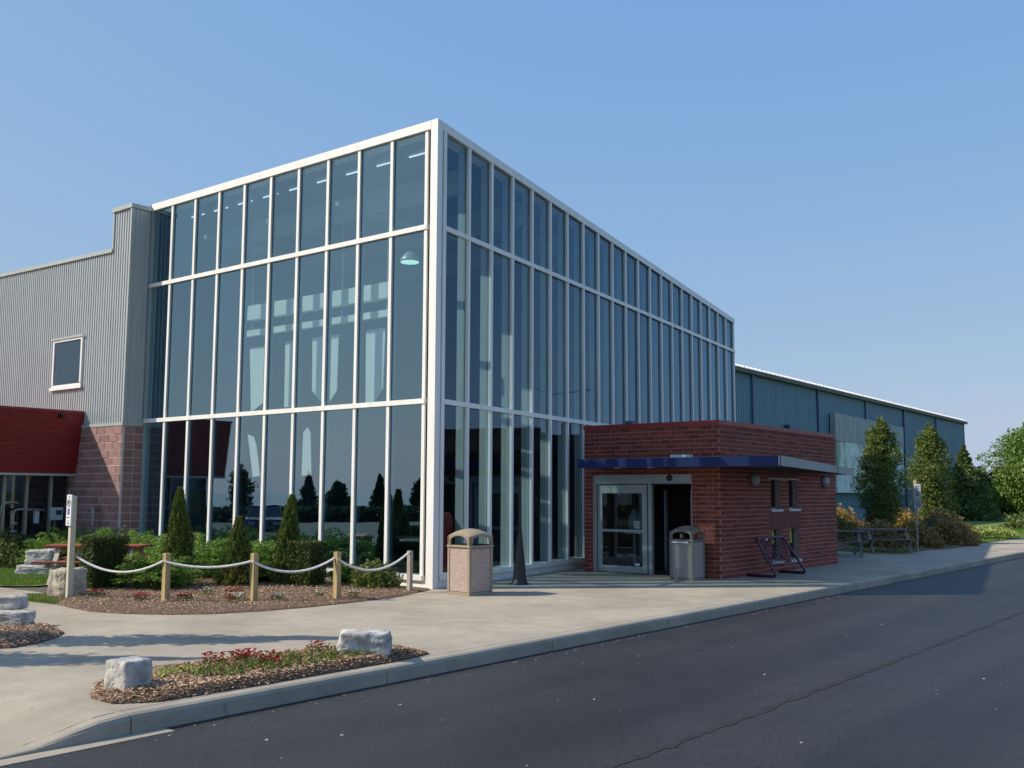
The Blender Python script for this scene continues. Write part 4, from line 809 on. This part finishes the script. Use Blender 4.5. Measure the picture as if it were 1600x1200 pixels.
b = MB(); [b.box(3.06, 3.17, 20.132, 20.139, 2.12-0.07*i, 2.145-0.07*i) for i in range(5)]; [b.box(3.04+0.0*i, 3.19, 20.132, 20.139, 1.61-0.06*i, 1.63-0.06*i) for i in range(3)]; stuff(b.build("dark_marks", M["ink"], t))

# ------------------------------------------------------------------ boulders
from mathutils import noise
def boulder(name, c, size, rz, m, label, seed, rough=0.10, parts=None):
    import bmesh
    bm = bmesh.new(); bmesh.ops.create_cube(bm, size=1); bmesh.ops.subdivide_edges(bm, edges=bm.edges, cuts=15, use_grid_fill=True)
    for v in bm.verts:
        q = v.co.copy(); rr = 0.5; e = sorted([abs(q.x), abs(q.y), abs(q.z)]); k = 1 - 0.10*max(0, (e[1]-0.30)/0.2)**2*max(0, e[2]-0.4)/0.1*0.8
        q = q*k; d = q.normalized(); n1 = noise.noise(q*2.3 + Vector((seed, 0, 0))); n2 = noise.noise(q*6.5 + Vector((0, seed, 0))); st = noise.noise(Vector((q.x*2 + q.y*2, seed, q.z*9))); cr = abs(noise.noise(Vector((q.x*5, q.y*5, q.z*1.6 + seed))))
        q += d*(rough*n1 + rough*0.35*n2 + rough*0.12*st - (0.02 if cr < 0.02 else 0)); v.co = Vector((q.x*size[0], q.y*size[1], (q.z+0.5)*size[2]))
    bmesh.ops.rotate(bm, verts=bm.verts, cent=(0, 0, 0), matrix=Matrix.Rotation(rz, 3, 'Z'))
    me = bpy.data.meshes.new(name); bm.to_mesh(me); bm.free(); o = put(name, me, m, None, c)
    return tag(o, label, "boulder", "limestone boulders edging the beds")
boulder("boulder", (4.93, -9.46, 0.03), (0.30, 0.32, 0.29), 0.15, M["rock"], "square pale limestone block at the near end of the kerbside bed", 1.3, 0.045)
boulder("boulder", (5.18, -6.72, 0.03), (0.56, 0.34, 0.29), 0.75, M["rock"], "long low limestone block at the far end of the kerbside bed", 4.7, 0.06)
boulder("boulder", (-0.62, -8.1, 0.02), (1.05, 0.36, 0.22), 0.67, M["rock"], "flat grey limestone slab at the left edge of the tree bed", 7.1, 0.05)
boulder("boulder", (-0.78, -7.98, 0.23), (0.72, 0.30, 0.19), 0.72, M["rock"], "smaller grey stone stacked on the flat slab at the left edge", 9.4, 0.06)
boulder("boulder", (-3.86, -5.30, 0.0), (0.42, 0.55, 0.50), 0.30, M["rockcream"], "big cream boulder with cracked face behind the sign post", 12.2, 0.085)
boulder("boulder", (-9.0, -3.2, 0.0), (0.85, 0.55, 0.24), 0.62, M["rock"], "flat limestone base stone beyond the small lawn", 15.2, 0.05)
boulder("boulder", (-8.95, -3.15, 0.22), (0.62, 0.45, 0.34), 0.62, M["rock"], "rounded limestone block stacked beyond the small lawn", 17.9, 0.09)

# ------------------------------------------------------------------ picnic tables
def picnic(name, label, loc, rz, board, leg, L=1.83):
    t = thing(name, label, "picnic table", loc, None, rz=rz or 0.001)
    for i in range(5): y = -0.30 + i*0.15; MB().box(-L/2, L/2, y-0.07, y+0.07, 0.72, 0.76).build("top_board", board, t, world=False, bevel=0.004)
    for s in (-1, 1):
        for i in range(2): y = s*(0.66 + i*0.13) ; MB().box(-L/2, L/2, y-0.06, y+0.06, 0.43, 0.465).build("seat_board", board, t, world=False, bevel=0.004)
    for x in (-L/2+0.25, L/2-0.25):
        MB().box(x-0.02, x+0.02, -0.36, 0.36, 0.62, 0.718).build("top_bearer", leg, t, world=False); MB().box(x-0.022, x+0.022, -0.82, 0.82, 0.34, 0.428).build("seat_bearer", leg, t, world=False)
        for s in (-1, 1): MB().bar((x+0.045, s*0.28, 0.70), (x+0.045, s*0.68, 0.0), 0.04, 0.09, up=(1, 0, 0)).build("leg", leg, t, world=False)
        MB().bar((x, 0, 0.36), (x*0.35, 0, 0.70), 0.04, 0.08).build("brace", leg, t, world=False)
    return t
picnic("picnic_table", "picnic table with red boards and pale timber legs behind the sign post", (-6.05, -3.5, 0.02), math.radians(40), M["tabred"], M["tabwood"], 1.95)
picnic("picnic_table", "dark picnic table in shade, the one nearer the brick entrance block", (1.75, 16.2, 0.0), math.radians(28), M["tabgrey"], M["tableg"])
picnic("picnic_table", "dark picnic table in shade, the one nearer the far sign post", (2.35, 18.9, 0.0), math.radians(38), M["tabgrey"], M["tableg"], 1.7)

# ------------------------------------------------------------------ plants
def build_crown(name, m, parent, V, F, kind=None):
    o = put(name, fastmesh(name, V, F), m, parent); return o
def cone_shrub(loc, h, r, lab, lean=(0, 0), tip=None):
    t = thing("columnar_cedar", lab, "shrub", loc, "clipped pointed cedars in the bed")
    n = int(9000*h/1.6); z = RNG.uniform(0.02, 1, n)**0.9; a = RNG.uniform(0, 6.283, n)
    prof = np.where(z < 0.12, 0.75 + 2*z, 1.0) * (1 - np.clip(z-0.1, 0, 1)/0.9*0.93)**0.8
    lump = 1 + 0.12*np.sin(3*a + 9*z) + 0.10*np.sin(7*a - 17*z) + 0.10*np.sin(11*a + 31*z)
    rad = r*prof*lump*np.sqrt(RNG.uniform(0.5, 1.1, n))*np.where(RNG.uniform(0, 1, n) > 0.94, 1.12, 1); P = np.column_stack([rad*np.cos(a) + lean[0]*z*z, rad*np.sin(a) + lean[1]*z*z, z*h])
    ax = np.column_stack([np.cos(a)*0.35, np.sin(a)*0.35, np.ones(n)])
    V, F = leafquads(P, 0.042, 1.7, axis=ax, jitter=0.8); build_crown("foliage", M["L_cedar"], t, V, F)
    if tip: 
        sel = RNG.choice(n, 500); sel = sel[(z[sel] > tip) & (np.cos(a[sel]+1) > -0.3)]; V, F = leafquads(P[sel]*np.array([1.1, 1.1, 1]), 0.05, 1.5, axis=ax[sel]); build_crown("brown_tip", M["L_cedarbr"], t, V, F)
        sel = RNG.choice(n, 900); sel = sel[(z[sel] < 0.3) & (np.sin(a[sel]) < -0.2)]; V, F = leafquads(P[sel]*np.array([1.1, 1.1, 1]), 0.05, 1.5, axis=ax[sel]); build_crown("brown_skirt", M["L_cedarbr"], t, V, F)
    MB().tube([(0, 0, 0), (lean[0]*.4, lean[1]*.4, h*0.8)], [0.03, 0.01], 6).build("stem", M["bark"], t, world=False)
cone_shrub((-4.03, -2.98, 0), 1.93, 0.31, "tall pointed cedar behind the left yellow post, tallest of the three")
cone_shrub((-3.10, -2.25, 0), 1.36, 0.32, "short pointed cedar with browned tip, lowest of the three", tip=0.82)
cone_shrub((-2.75, -1.35, 0), 1.80, 0.30, "pointed cedar beside the square clipped shrub", lean=(0.10, 0.05))
def hedge_box(loc, sx, sy, h, rz, lab):
    t = thing("clipped_hedge", lab, "hedge", loc, "box-clipped hedges in the bed")
    P = []; n = 11000
    w = np.array([sx*h, sx*h, sy*h, sy*h, sx*sy]); w = w/w.sum(); f = RNG.choice(5, n, p=w); u = RNG.uniform(-.5, .5, n); v = RNG.uniform(0.02, 1, n); dpt = -RNG.uniform(0, 0.09, n) + RNG.normal(0, 0.012, n)
    X = np.where(f == 0, u*sx, np.where(f == 1, u*sx, np.where(f == 2, sx/2+dpt, np.where(f == 3, -sx/2-dpt, u*sx))))
    Y = np.where(f == 0, sy/2+dpt, np.where(f == 1, -sy/2-dpt, np.where(f == 4, (v-.5)*sy, u*sy))); Z = np.where(f == 4, h+dpt, v*h)
    nrm = np.minimum(1, 0.88 + 0.5*Z/h); X = X*nrm; Y = Y*nrm
    c, s = math.cos(rz), math.sin(rz); P = np.column_stack([X*c-Y*s, X*s+Y*c, Z]); V, F = leafquads(P, 0.034, 1.3); build_crown("foliage", M["L_yew"], t, V, F)
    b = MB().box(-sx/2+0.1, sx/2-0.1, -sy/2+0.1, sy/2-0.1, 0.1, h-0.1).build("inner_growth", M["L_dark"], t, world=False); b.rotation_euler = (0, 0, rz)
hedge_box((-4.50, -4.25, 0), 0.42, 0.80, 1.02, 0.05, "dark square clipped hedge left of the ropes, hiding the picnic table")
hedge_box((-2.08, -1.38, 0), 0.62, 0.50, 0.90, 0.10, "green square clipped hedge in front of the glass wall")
def round_shrub(name, loc, rad, n, m, lab, size=0.04, group=None, cat="shrub", flat=0.0, core=True):
    t = thing(name, lab, cat, loc, group); d = sphere_pts(n); d[:, 2] = np.abs(d[:, 2])*1.0 - 0.12
    lump = 1 + 0.16*np.sin(4*d[:, 0]*3 + loc[0]*5) * np.cos(5*d[:, 1]*2.3 + loc[1]*3) + 0.12*np.sin(9*d[:, 2] + 6*d[:, 0])
    q = RNG.uniform(0.35, 1.05, n)**0.45
    P = d*np.array(rad)[None, :]*(q*lump)[:, None]; P[:, 2] = np.maximum(P[:, 2], 0.01)
    V, F = leafquads(P, size, 1.4); build_crown("foliage", m, t, V, F)
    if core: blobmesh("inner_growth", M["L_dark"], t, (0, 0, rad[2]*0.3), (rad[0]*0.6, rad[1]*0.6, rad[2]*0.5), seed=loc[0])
    for k in range(4): a = k*1.6; MB().tube([(0, 0, 0), (rad[0]*0.4*math.cos(a), rad[1]*0.4*math.sin(a), rad[2]*0.6)], [0.015, 0.006], 5).build("stem", M["bark"], t, world=False)
    return t
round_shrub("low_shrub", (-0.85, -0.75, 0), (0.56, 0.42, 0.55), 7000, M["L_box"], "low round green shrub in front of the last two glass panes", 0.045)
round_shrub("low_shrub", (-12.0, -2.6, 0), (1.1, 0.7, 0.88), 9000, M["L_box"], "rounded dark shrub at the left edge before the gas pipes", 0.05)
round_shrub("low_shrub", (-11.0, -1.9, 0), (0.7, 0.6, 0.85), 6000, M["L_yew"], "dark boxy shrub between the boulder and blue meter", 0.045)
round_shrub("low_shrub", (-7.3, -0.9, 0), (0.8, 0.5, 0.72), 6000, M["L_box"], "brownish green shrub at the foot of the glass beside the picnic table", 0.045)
def juniper(loc, r, h, lab, ns=130):
    t = thing("juniper", lab, "shrub", loc, "bright green spreading junipers"); P = []; Ax = []
    for k in range(ns):
        a = random.uniform(0, 6.283); el = random.uniform(0.12, 1.1); L = r*random.uniform(0.55, 1.08); hh = 0.98*h*random.uniform(0.55, 1.1)*math.sin(el)**0.4; n = 130
        s = np.linspace(0.25, 1, n); x = np.cos(a)*L*s*np.cos(el*0.6); y = np.sin(a)*L*s*np.cos(el*0.6); z = hh*(np.sin(s*1.9)) * (0.55+0.45*math.sin(el)) + 0.03
        base = np.column_stack([x, y, z]); dirv = np.gradient(base, axis=0); dirv /= np.linalg.norm(dirv, axis=1)[:, None]+1e-9
        side = np.cross(dirv, [0, 0, 1.0]); off = RNG.normal(0, 0.045, n)[:, None]*side + RNG.normal(0, 0.02, (n, 3)); P.append(base+off); Ax.append(dirv + side*np.sign(RNG.normal(size=n))[:, None]*0.6 + [0, 0, -0.1])
    P = np.concatenate(P); Ax = np.concatenate(Ax); P[:, 2] = np.maximum(P[:, 2], 0.01); V, F = leafquads(P, 0.026, 2.6, axis=Ax, jitter=0.45); build_crown("foliage", M["L_jun"], t, V, F)
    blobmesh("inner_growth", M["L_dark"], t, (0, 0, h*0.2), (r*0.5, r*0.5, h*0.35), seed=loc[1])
    MB().tube([(0, 0, 0), (0.1, 0.05, h*0.4)], [0.03, 0.015], 6).build("stem", M["bark"], t, world=False)
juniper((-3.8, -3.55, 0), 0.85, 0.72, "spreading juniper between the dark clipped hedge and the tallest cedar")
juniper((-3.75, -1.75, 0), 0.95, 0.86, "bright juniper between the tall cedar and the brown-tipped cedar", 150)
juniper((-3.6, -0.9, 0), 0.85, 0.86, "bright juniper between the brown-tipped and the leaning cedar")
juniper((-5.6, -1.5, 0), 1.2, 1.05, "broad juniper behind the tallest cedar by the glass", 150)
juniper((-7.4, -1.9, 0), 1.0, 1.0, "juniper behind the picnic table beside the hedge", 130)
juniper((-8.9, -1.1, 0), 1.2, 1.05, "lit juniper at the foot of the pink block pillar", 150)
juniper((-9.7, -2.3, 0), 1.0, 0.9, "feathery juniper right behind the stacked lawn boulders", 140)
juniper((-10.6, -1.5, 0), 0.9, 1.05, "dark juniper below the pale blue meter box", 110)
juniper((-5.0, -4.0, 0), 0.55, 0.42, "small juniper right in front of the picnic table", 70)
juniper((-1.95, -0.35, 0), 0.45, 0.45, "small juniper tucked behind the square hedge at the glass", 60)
# flowers
def flowers(loc, r, m, lab, nb=26, leaf=True, h=0.12):
    t = thing("flower_clump", lab, "flowers", loc, "bedding flowers")
    if leaf:
        n = 70; a = RNG.uniform(0, 6.28, n); q = r*np.sqrt(RNG.uniform(0, 1, n)); V, F = leafquads(np.column_stack([q*np.cos(a), q*np.sin(a), RNG.uniform(0.01, h*0.75, n)]), 0.035, 1.3); build_crown("leaves", M["L_box"], t, V, F)
    V = []; F = []; pts = []; ax = []
    for k in range(nb):
        a = random.uniform(0, 6.28); q = r*math.sqrt(random.random()); c = np.array([q*math.cos(a), q*math.sin(a), h*random.uniform(0.55, 1.1)])
        for j in range(6): b = j*1.047; pts.append(c + np.array([math.cos(b), math.sin(b), 0.1])*0.011); ax.append([math.cos(b), math.sin(b), 0.5])
    V, F = leafquads(np.array(pts), 0.022, 1.1, axis=np.array(ax), jitter=0.5); build_crown("petals", m, t, V, F)
flowers((-1.95, -5.05, 0.05), 0.13, M["L_redf"], "red flower clump just left of the left yellow post", 40)
flowers((-1.45, -4.55, 0.05), 0.13, M["L_redf"], "red flower clump just right of the left yellow post", 36)
flowers((-1.5, -3.5, 0.05), 0.16, M["L_redf"], "bright red flower clump between the left and middle yellow posts", 46)
flowers((-1.95, -3.75, 0.05), 0.10, M["L_whitef"], "small white flower clump left of the brightest red one", 16)
flowers((-0.75, -4.0, 0.05), 0.15, M["L_whitef"], "white flower clump at the left of the middle post", 46)
flowers((-0.62, -4.25, 0.05), 0.09, M["L_redf"], "tiny red flower clump in front of the white flowers", 20)
flowers((-0.25, -3.55, 0.05), 0.12, M["L_whitef"], "sparse white flower clump right of the middle post", 18)
flowers((-3.1, -5.2, 0.05), 0.16, M["L_redf"], "orange red flower clump beside the sign post foot", 40, h=0.12)
flowers((0.30, -2.35, 0.05), 0.10, M["L_whitef"], "sparse pale flower clump right of the third yellow post", 14)
flowers((-0.1, -2.75, 0.05), 0.09, M["L_whitef"], "tiny white flower clump left of the third yellow post", 10)
flowers((4.50, -9.30, 0.05), 0.09, M["L_pinkf"], "pink flower clump hidden behind the square limestone block", 26, h=0.13)
flowers((4.55, -8.25, 0.06), 0.12, M["L_redf"], "red flower clump nearest the square block in the kerbside bed", 34, h=0.13)
flowers((4.62, -7.95, 0.06), 0.15, M["L_redf"], "fullest red flower clump of the kerbside bed", 60, h=0.13)
flowers((4.95, -7.85, 0.06), 0.13, M["L_redf"], "sparse red flowers in low green leaves near the kerb", 26, h=0.14)
flowers((5.15, -7.95, 0.06), 0.10, M["L_redf"], "tiny red flowers closest to the kerb edge", 14, h=0.10)
flowers((4.72, -7.0, 0.06), 0.13, M["L_redf"], "dim red flower clump halfway to the long block", 24, h=0.12)
flowers((4.78, -6.55, 0.06), 0.14, M["L_redf"], "red flower clump just before the long limestone block", 30, h=0.13)
def ground_cover(poly, n, z0, z1, m, lab, size=0.03):
    P = np.array(scatter(poly, n)); c = np.sin(P[:, 0]*17)*np.cos(P[:, 1]*11) > -0.35; P = P[c]; V, F = leafquads(np.column_stack([P, RNG.uniform(z0, z1, len(P))]), size, 1.3)
    stuff(tag(put("ground_cover", fastmesh("ground_cover", V, F), m), lab, "plants"))
ground_cover([(4.9, -8.9), (5.3, -8.7), (5.42, -7.4), (5.4, -6.5), (5.1, -6.3), (4.95, -7.2), (4.8, -8.0)], 3200, 0.06, 0.14, M["L_box"], "low green bedding leaves along the kerb side of the near bed")
ground_cover([(4.5, -8.9), (4.9, -8.9), (4.9, -7.0), (5.0, -6.4), (4.7, -6.6), (4.5, -7.6)], 1500, 0.06, 0.13, M["L_brown"], "withered brown bedding leaves between the two limestone blocks")
ground_cover([(4.75, -9.2), (5.0, -8.8), (4.9, -8.6), (4.6, -8.8)], 350, 0.06, 0.15, M["L_lime"], "lime green bedding leaves behind the square limestone block")

# trees
def tree(name, loc, h, r, zc, m, lab, nblob=16, nleaf=14000, leaf=0.09, shape="oval", group=None, gaps=0.55, seed=1):
    t = thing(name, lab, "tree", loc, group); rs = np.random.default_rng(seed); tr = MB(); tr.tube([(0, 0, -0.05), (0.03*h*0.2, 0, h*0.35), (0, 0.02*h, h*0.7), (0, 0, h*0.93)], [0.028*h*0.7, 0.018*h, 0.010*h, 0.004*h], 8)
    P = []; 
    for k in range(nblob):
        f = (k+0.5)/nblob; a = k*2.4 + rs.uniform(-.4, .4); z = zc + (h*0.97-zc)*f
        if shape == "cone": rr = r*(1-f)**0.85
        elif shape == "column": rr = r*math.sin(math.pi*(0.16+0.76*f))**0.75*(1 if f < 0.75 else (1-(f-0.75)*1.6))
        else: rr = r*math.sin(math.pi*(0.12+0.83*f))**0.75
        d = rr*rs.uniform(0.25, 0.75); c = np.array([d*math.cos(a), d*math.sin(a), z]); br = np.array([0.62*rr+0.06*r, 0.62*rr+0.06*r, (h-zc)/nblob*1.7+0.25*rr])*rs.uniform(0.8, 1.15)
        tr.tube([(0, 0, max(0.15*h, z-0.25*h*0.5)), (c[0]*0.6, c[1]*0.6, z-0.05*h), tuple(c)], [0.010*h, 0.006*h, 0.002*h], 5)
        n = nleaf//nblob; dd = rs.normal(size=(n, 3)); dd /= np.linalg.norm(dd, axis=1)[:, None]; q = rs.uniform(0.2, 1.05, n)**0.5
        lump = 1 + 0.22*np.sin(6*dd[:, 0]+k)*np.sin(5*dd[:, 1]+2*k)+0.15*np.sin(9*dd[:, 2]+k); keep = np.sin(dd[:, 0]*9 + k*2)*np.cos(dd[:, 2]*8 + k) + np.sin(dd[:, 1]*11) > -gaps*2
        P.append((c + dd*br*(q*lump)[:, None])[keep])
    P = np.concatenate(P); V, F = leafquads(P, leaf, 1.3); build_crown("crown", m, t, V, F); tr.build("trunk", M["bark"], t, world=False); return t
tree("ornamental_tree", (0.22, 25.2, 0), 4.72, 0.78, 0.7, M["L_tree"], "dark oval young tree in front of the mural, its tip in sun", 20, 30000, 0.062, "column", seed=3, gaps=0.9)
tree("ornamental_tree", (0.45, 30.9, 0), 4.75, 0.92, 0.8, M["L_tree"], "sunlit yellowish green oval tree behind the far sign post", 20, 28000, 0.068, "column", seed=5, gaps=0.75)
tree("pine_tree", (-7.3, 66, 0), 5.3, 2.0, 0.2, M["L_pine"], "shaggy pine half in shadow at the end of the blue warehouse", 20, 26000, 0.16, "cone", seed=8)
tree("broadleaf_tree", (-3.9, 72, 0), 7.1, 3.5, 0.6, M["L_big"], "broad green tree at the right edge of the picture", 20, 30000, 0.17, "oval", seed=11)
tree("broadleaf_tree", (-8.0, 84, 0), 4.2, 2.6, 0.3, M["L_dark"], "dark tree filling the gap right of the pine", 16, 16000, 0.2, "oval", seed=12)
tree("broadleaf_tree", (1.5, 66, 0), 6.0, 2.6, 0.5, M["L_big"], "green tree just beyond the right edge", 16, 16000, 0.18, "oval", seed=13)
tree("broadleaf_tree", (-15.0, 99, 0), 4.4, 3.0, 0.3, M["L_dark"], "distant dark tree behind the pine", 14, 10000, 0.25, "oval", seed=14)
tree("broadleaf_tree", (-6.0, 100, 0), 4.6, 3.6, 0.3, M["L_dark"], "distant dark tree behind the broad green tree", 14, 10000, 0.25, "oval", seed=15)
tree("street_tree", (-0.45, -9.75, 0), 5.0, 0.50, 1.1, M["L_tree"], "slim tree in the corner bed nearest the lawn side", 14, 7000, 0.09, "column", seed=21, gaps=0.35)
tree("street_tree", (-0.70, -12.1, 0), 5.0, 0.50, 1.1, M["L_tree"], "slim tree beside the corner bed nearest the parking lot", 14, 7000, 0.09, "column", seed=22, gaps=0.35)
# autumn shrubs
for (x, y, r, h, m, lab, n) in ((-2.3, 27.3, 1.2, 1.35, "L_orange", "yellow-orange shrub seen just past the brick entrance corner", 5000), (-0.1, 28.0, 1.3, 1.35, "L_orange", "brightest orange shrub under the dark oval tree", 7000), (-1.6, 24.5, 1.2, 1.1, "L_box", "green shrub behind the orange ones at the blue wall", 4000),
        (2.2, 25.6, 1.3, 1.30, "L_brown", "brown-green shrub right of the far sign post", 7000), (1.3, 21.6, 1.0, 0.95, "L_brown", "dark brown shrub behind the nearer picnic table", 5000), (1.5, 27.9, 1.2, 1.25, "L_brown", "reddish brown shrub at the far end of the bed", 6000), (2.25, 22.7, 0.85, 0.9, "L_brown", "low brown shrub at the pavement edge by the far sign post", 5000)):
    round_shrub("autumn_shrub", (x, y, 0), (r, r, h), n, M[m], lab, 0.085, "autumn shrubs past the picnic tables")
for (x, y, r, h, lab) in ((0.9, 33.4, 0.8, 0.42, "pale lime plant clump at the left end of the lawn row"), (1.4, 34.6, 0.75, 0.45, "pale lime plant clump in the middle of the lawn row"), (1.9, 35.8, 0.75, 0.4, "pale lime plant clump at the right end of the lawn row")):
    round_shrub("lime_plant", (x, y, 0), (r, r, h), 1800, M["L_lime"], lab, 0.12, "pale plants on the far lawn", core=True)
round_shrub("low_shrub", (0.9, 47.5, 0), (1.5, 1.3, 1.05), 5000, M["L_tree"], "round green shrub on the far lawn at the right edge", 0.12)
# far side of the lot, seen in the glass
V = []; hp = [(-95, 40), (-70, 5), (-52, -20), (-43.5, -33), (-38, -41), (-28, -56), (-12, -80), (10, -88)]
n = 26000; seg = RNG.integers(0, len(hp)-1, n); f = RNG.uniform(0, 1, n); H = np.array(hp, float); P = H[seg]*(1-f)[:, None] + H[seg+1]*f[:, None]; P = np.column_stack([P + RNG.normal(0, 0.5, (n, 2)), RNG.uniform(-0.17, 0.85, n)])
V, F = leafquads(P, 0.30, 1.2); stuff(tag(put("boundary_hedge", fastmesh("boundary_hedge", V, F), M["L_dark"]), "low dark hedge along the far side of the parking lot, seen in the glass", "hedge"))
for i, (x, y, h, r, sh, lab) in enumerate(((-66, -45, 4.1, 1.35, "oval", "dark oval tree beyond the lot, reflected left of the low cedar"), (-60, -48, 3.7, 1.2, "cone", "dark ragged conifer beyond the lot, reflected by the leaning cedar"), (-46, -39, 2.75, 0.95, "oval", "round dark tree beyond the lot, reflected above the square hedge"), (-46.5, -44, 3.3, 1.0, "cone", "dark conifer beyond the lot, reflected near the corner column"), (-43, -45, 3.0, 0.9, "oval", "small dark tree beside the reflected conifer"))):
    tree("boundary_tree", (x, y, -0.17), h, r, 0.4, M["L_dark"], lab, 12, 6000, 0.20, sh, "trees beyond the parking lot", seed=40+i)
for i, (x, y) in enumerate(((16.3, 62), )):
    t = thing("floodlight_pole", "tall slim light pole with two arms standing across the road", "light pole", (x, y, -0.17))
    MB().tube([(x, y, -0.17), (x, y, 10.6)], [0.10, 0.06], 10).build("pole", M["pipe"], t); MB().tube([(x-3.2, y, 10.3), (x, y, 10.0), (x+1.5, y, 10.9)], 0.05, 6).build("arm", M["pipe"], t)
    MB().box(x-3.7, x-3.1, y-0.15, y+0.15, 10.2, 10.4).build("lamp_head", M["alu"], t); MB().box(x+1.3, x+1.9, y-0.15, y+0.15, 10.85, 11.05).build("lamp_head", M["alu"], t)

# dark car parked at the far side of the lot, seen in the lowest panes
t = thing("parked_car", "dark car parked on the lot, seen mirrored in the lowest glass panes", "car", (-24.6, -15.2, -0.168), rz=math.radians(219)-math.pi/2)
sec = [(-2.2, 0.42, 0.72, 0.80), (-2.1, 0.30, 0.86, 0.86), (-1.1, 0.28, 0.95, 0.90), (0.0, 0.28, 0.96, 0.91), (1.2, 0.28, 0.98, 0.90), (2.05, 0.30, 0.94, 0.86), (2.2, 0.42, 0.80, 0.80)]
b = MB(); 
for y, z0, z1, w in sec: b.v += [(-w, y, z0+0.1), (-w*0.96, y, z0), (w*0.96, y, z0), (w, y, z0+0.1), (w, y, (z0+z1)/2+0.08), (w*0.93, y, z1), (-w*0.93, y, z1), (-w, y, (z0+z1)/2+0.08)]
b.f = [(i*8+j, i*8+(j+1) % 8, (i+1)*8+(j+1) % 8, (i+1)*8+j) for i in range(6) for j in range(8)] + [tuple(range(7, -1, -1)), tuple(range(48, 56))]; b.build("body", mat("dark_car_paint", (0.02, 0.022, 0.03), 0.25, 0.05, coat=0.8), t, world=False, bevel=0.02)
b = MB().hexa([(-0.80, -1.2, 0.95), (0.80, -1.2, 0.95), (0.80, 1.7, 0.95), (-0.80, 1.7, 0.95), (-0.62, -0.5, 1.42), (0.62, -0.5, 1.42), (0.64, 1.2, 1.42), (-0.64, 1.2, 1.42)]); b.build("cabin_glass", mat("dark_car_glass", (0.01, 0.012, 0.015), 0.1, 0.05, coat=0.5), t, world=False, bevel=0.03)
MB().box(-0.63, 0.63, -0.5, 1.2, 1.42, 1.47).build("roof", bpy.data.materials["dark_car_paint"], t, world=False, bevel=0.02)
for sx in (-1, 1):
    for y in (-1.35, 1.4):
        wb = MB(); wb.lathe([(0.30, -0.10), (0.33, -0.07), (0.33, 0.07), (0.30, 0.10)], n=20); wb.v = [(sx*0.80 + z, y + x, 0.33 + q) for x, q, z in wb.v]; wh = wb.build("wheel", M["rubber"], t, world=False)
        rb = MB(); rb.lathe([(0.19, -0.105), (0.19, 0.105)], n=16); rb.v = [(sx*0.80 + z, y + x, 0.33 + q) for x, q, z in rb.v]; rb.build("rim", M["alu"], wh, world=False)
    MB().box(sx*0.55-0.17, sx*0.55+0.17, -2.215, -2.16, 0.62, 0.74).build("headlight", M["lens"], t, world=False); MB().box(sx*0.6-0.15, sx*0.6+0.15, 2.17, 2.215, 0.66, 0.80).build("tail_light", M["redpaint"], t, world=False)
# tidy helper property
for o in bpy.data.objects:
    if "_o" in o: del o["_o"]
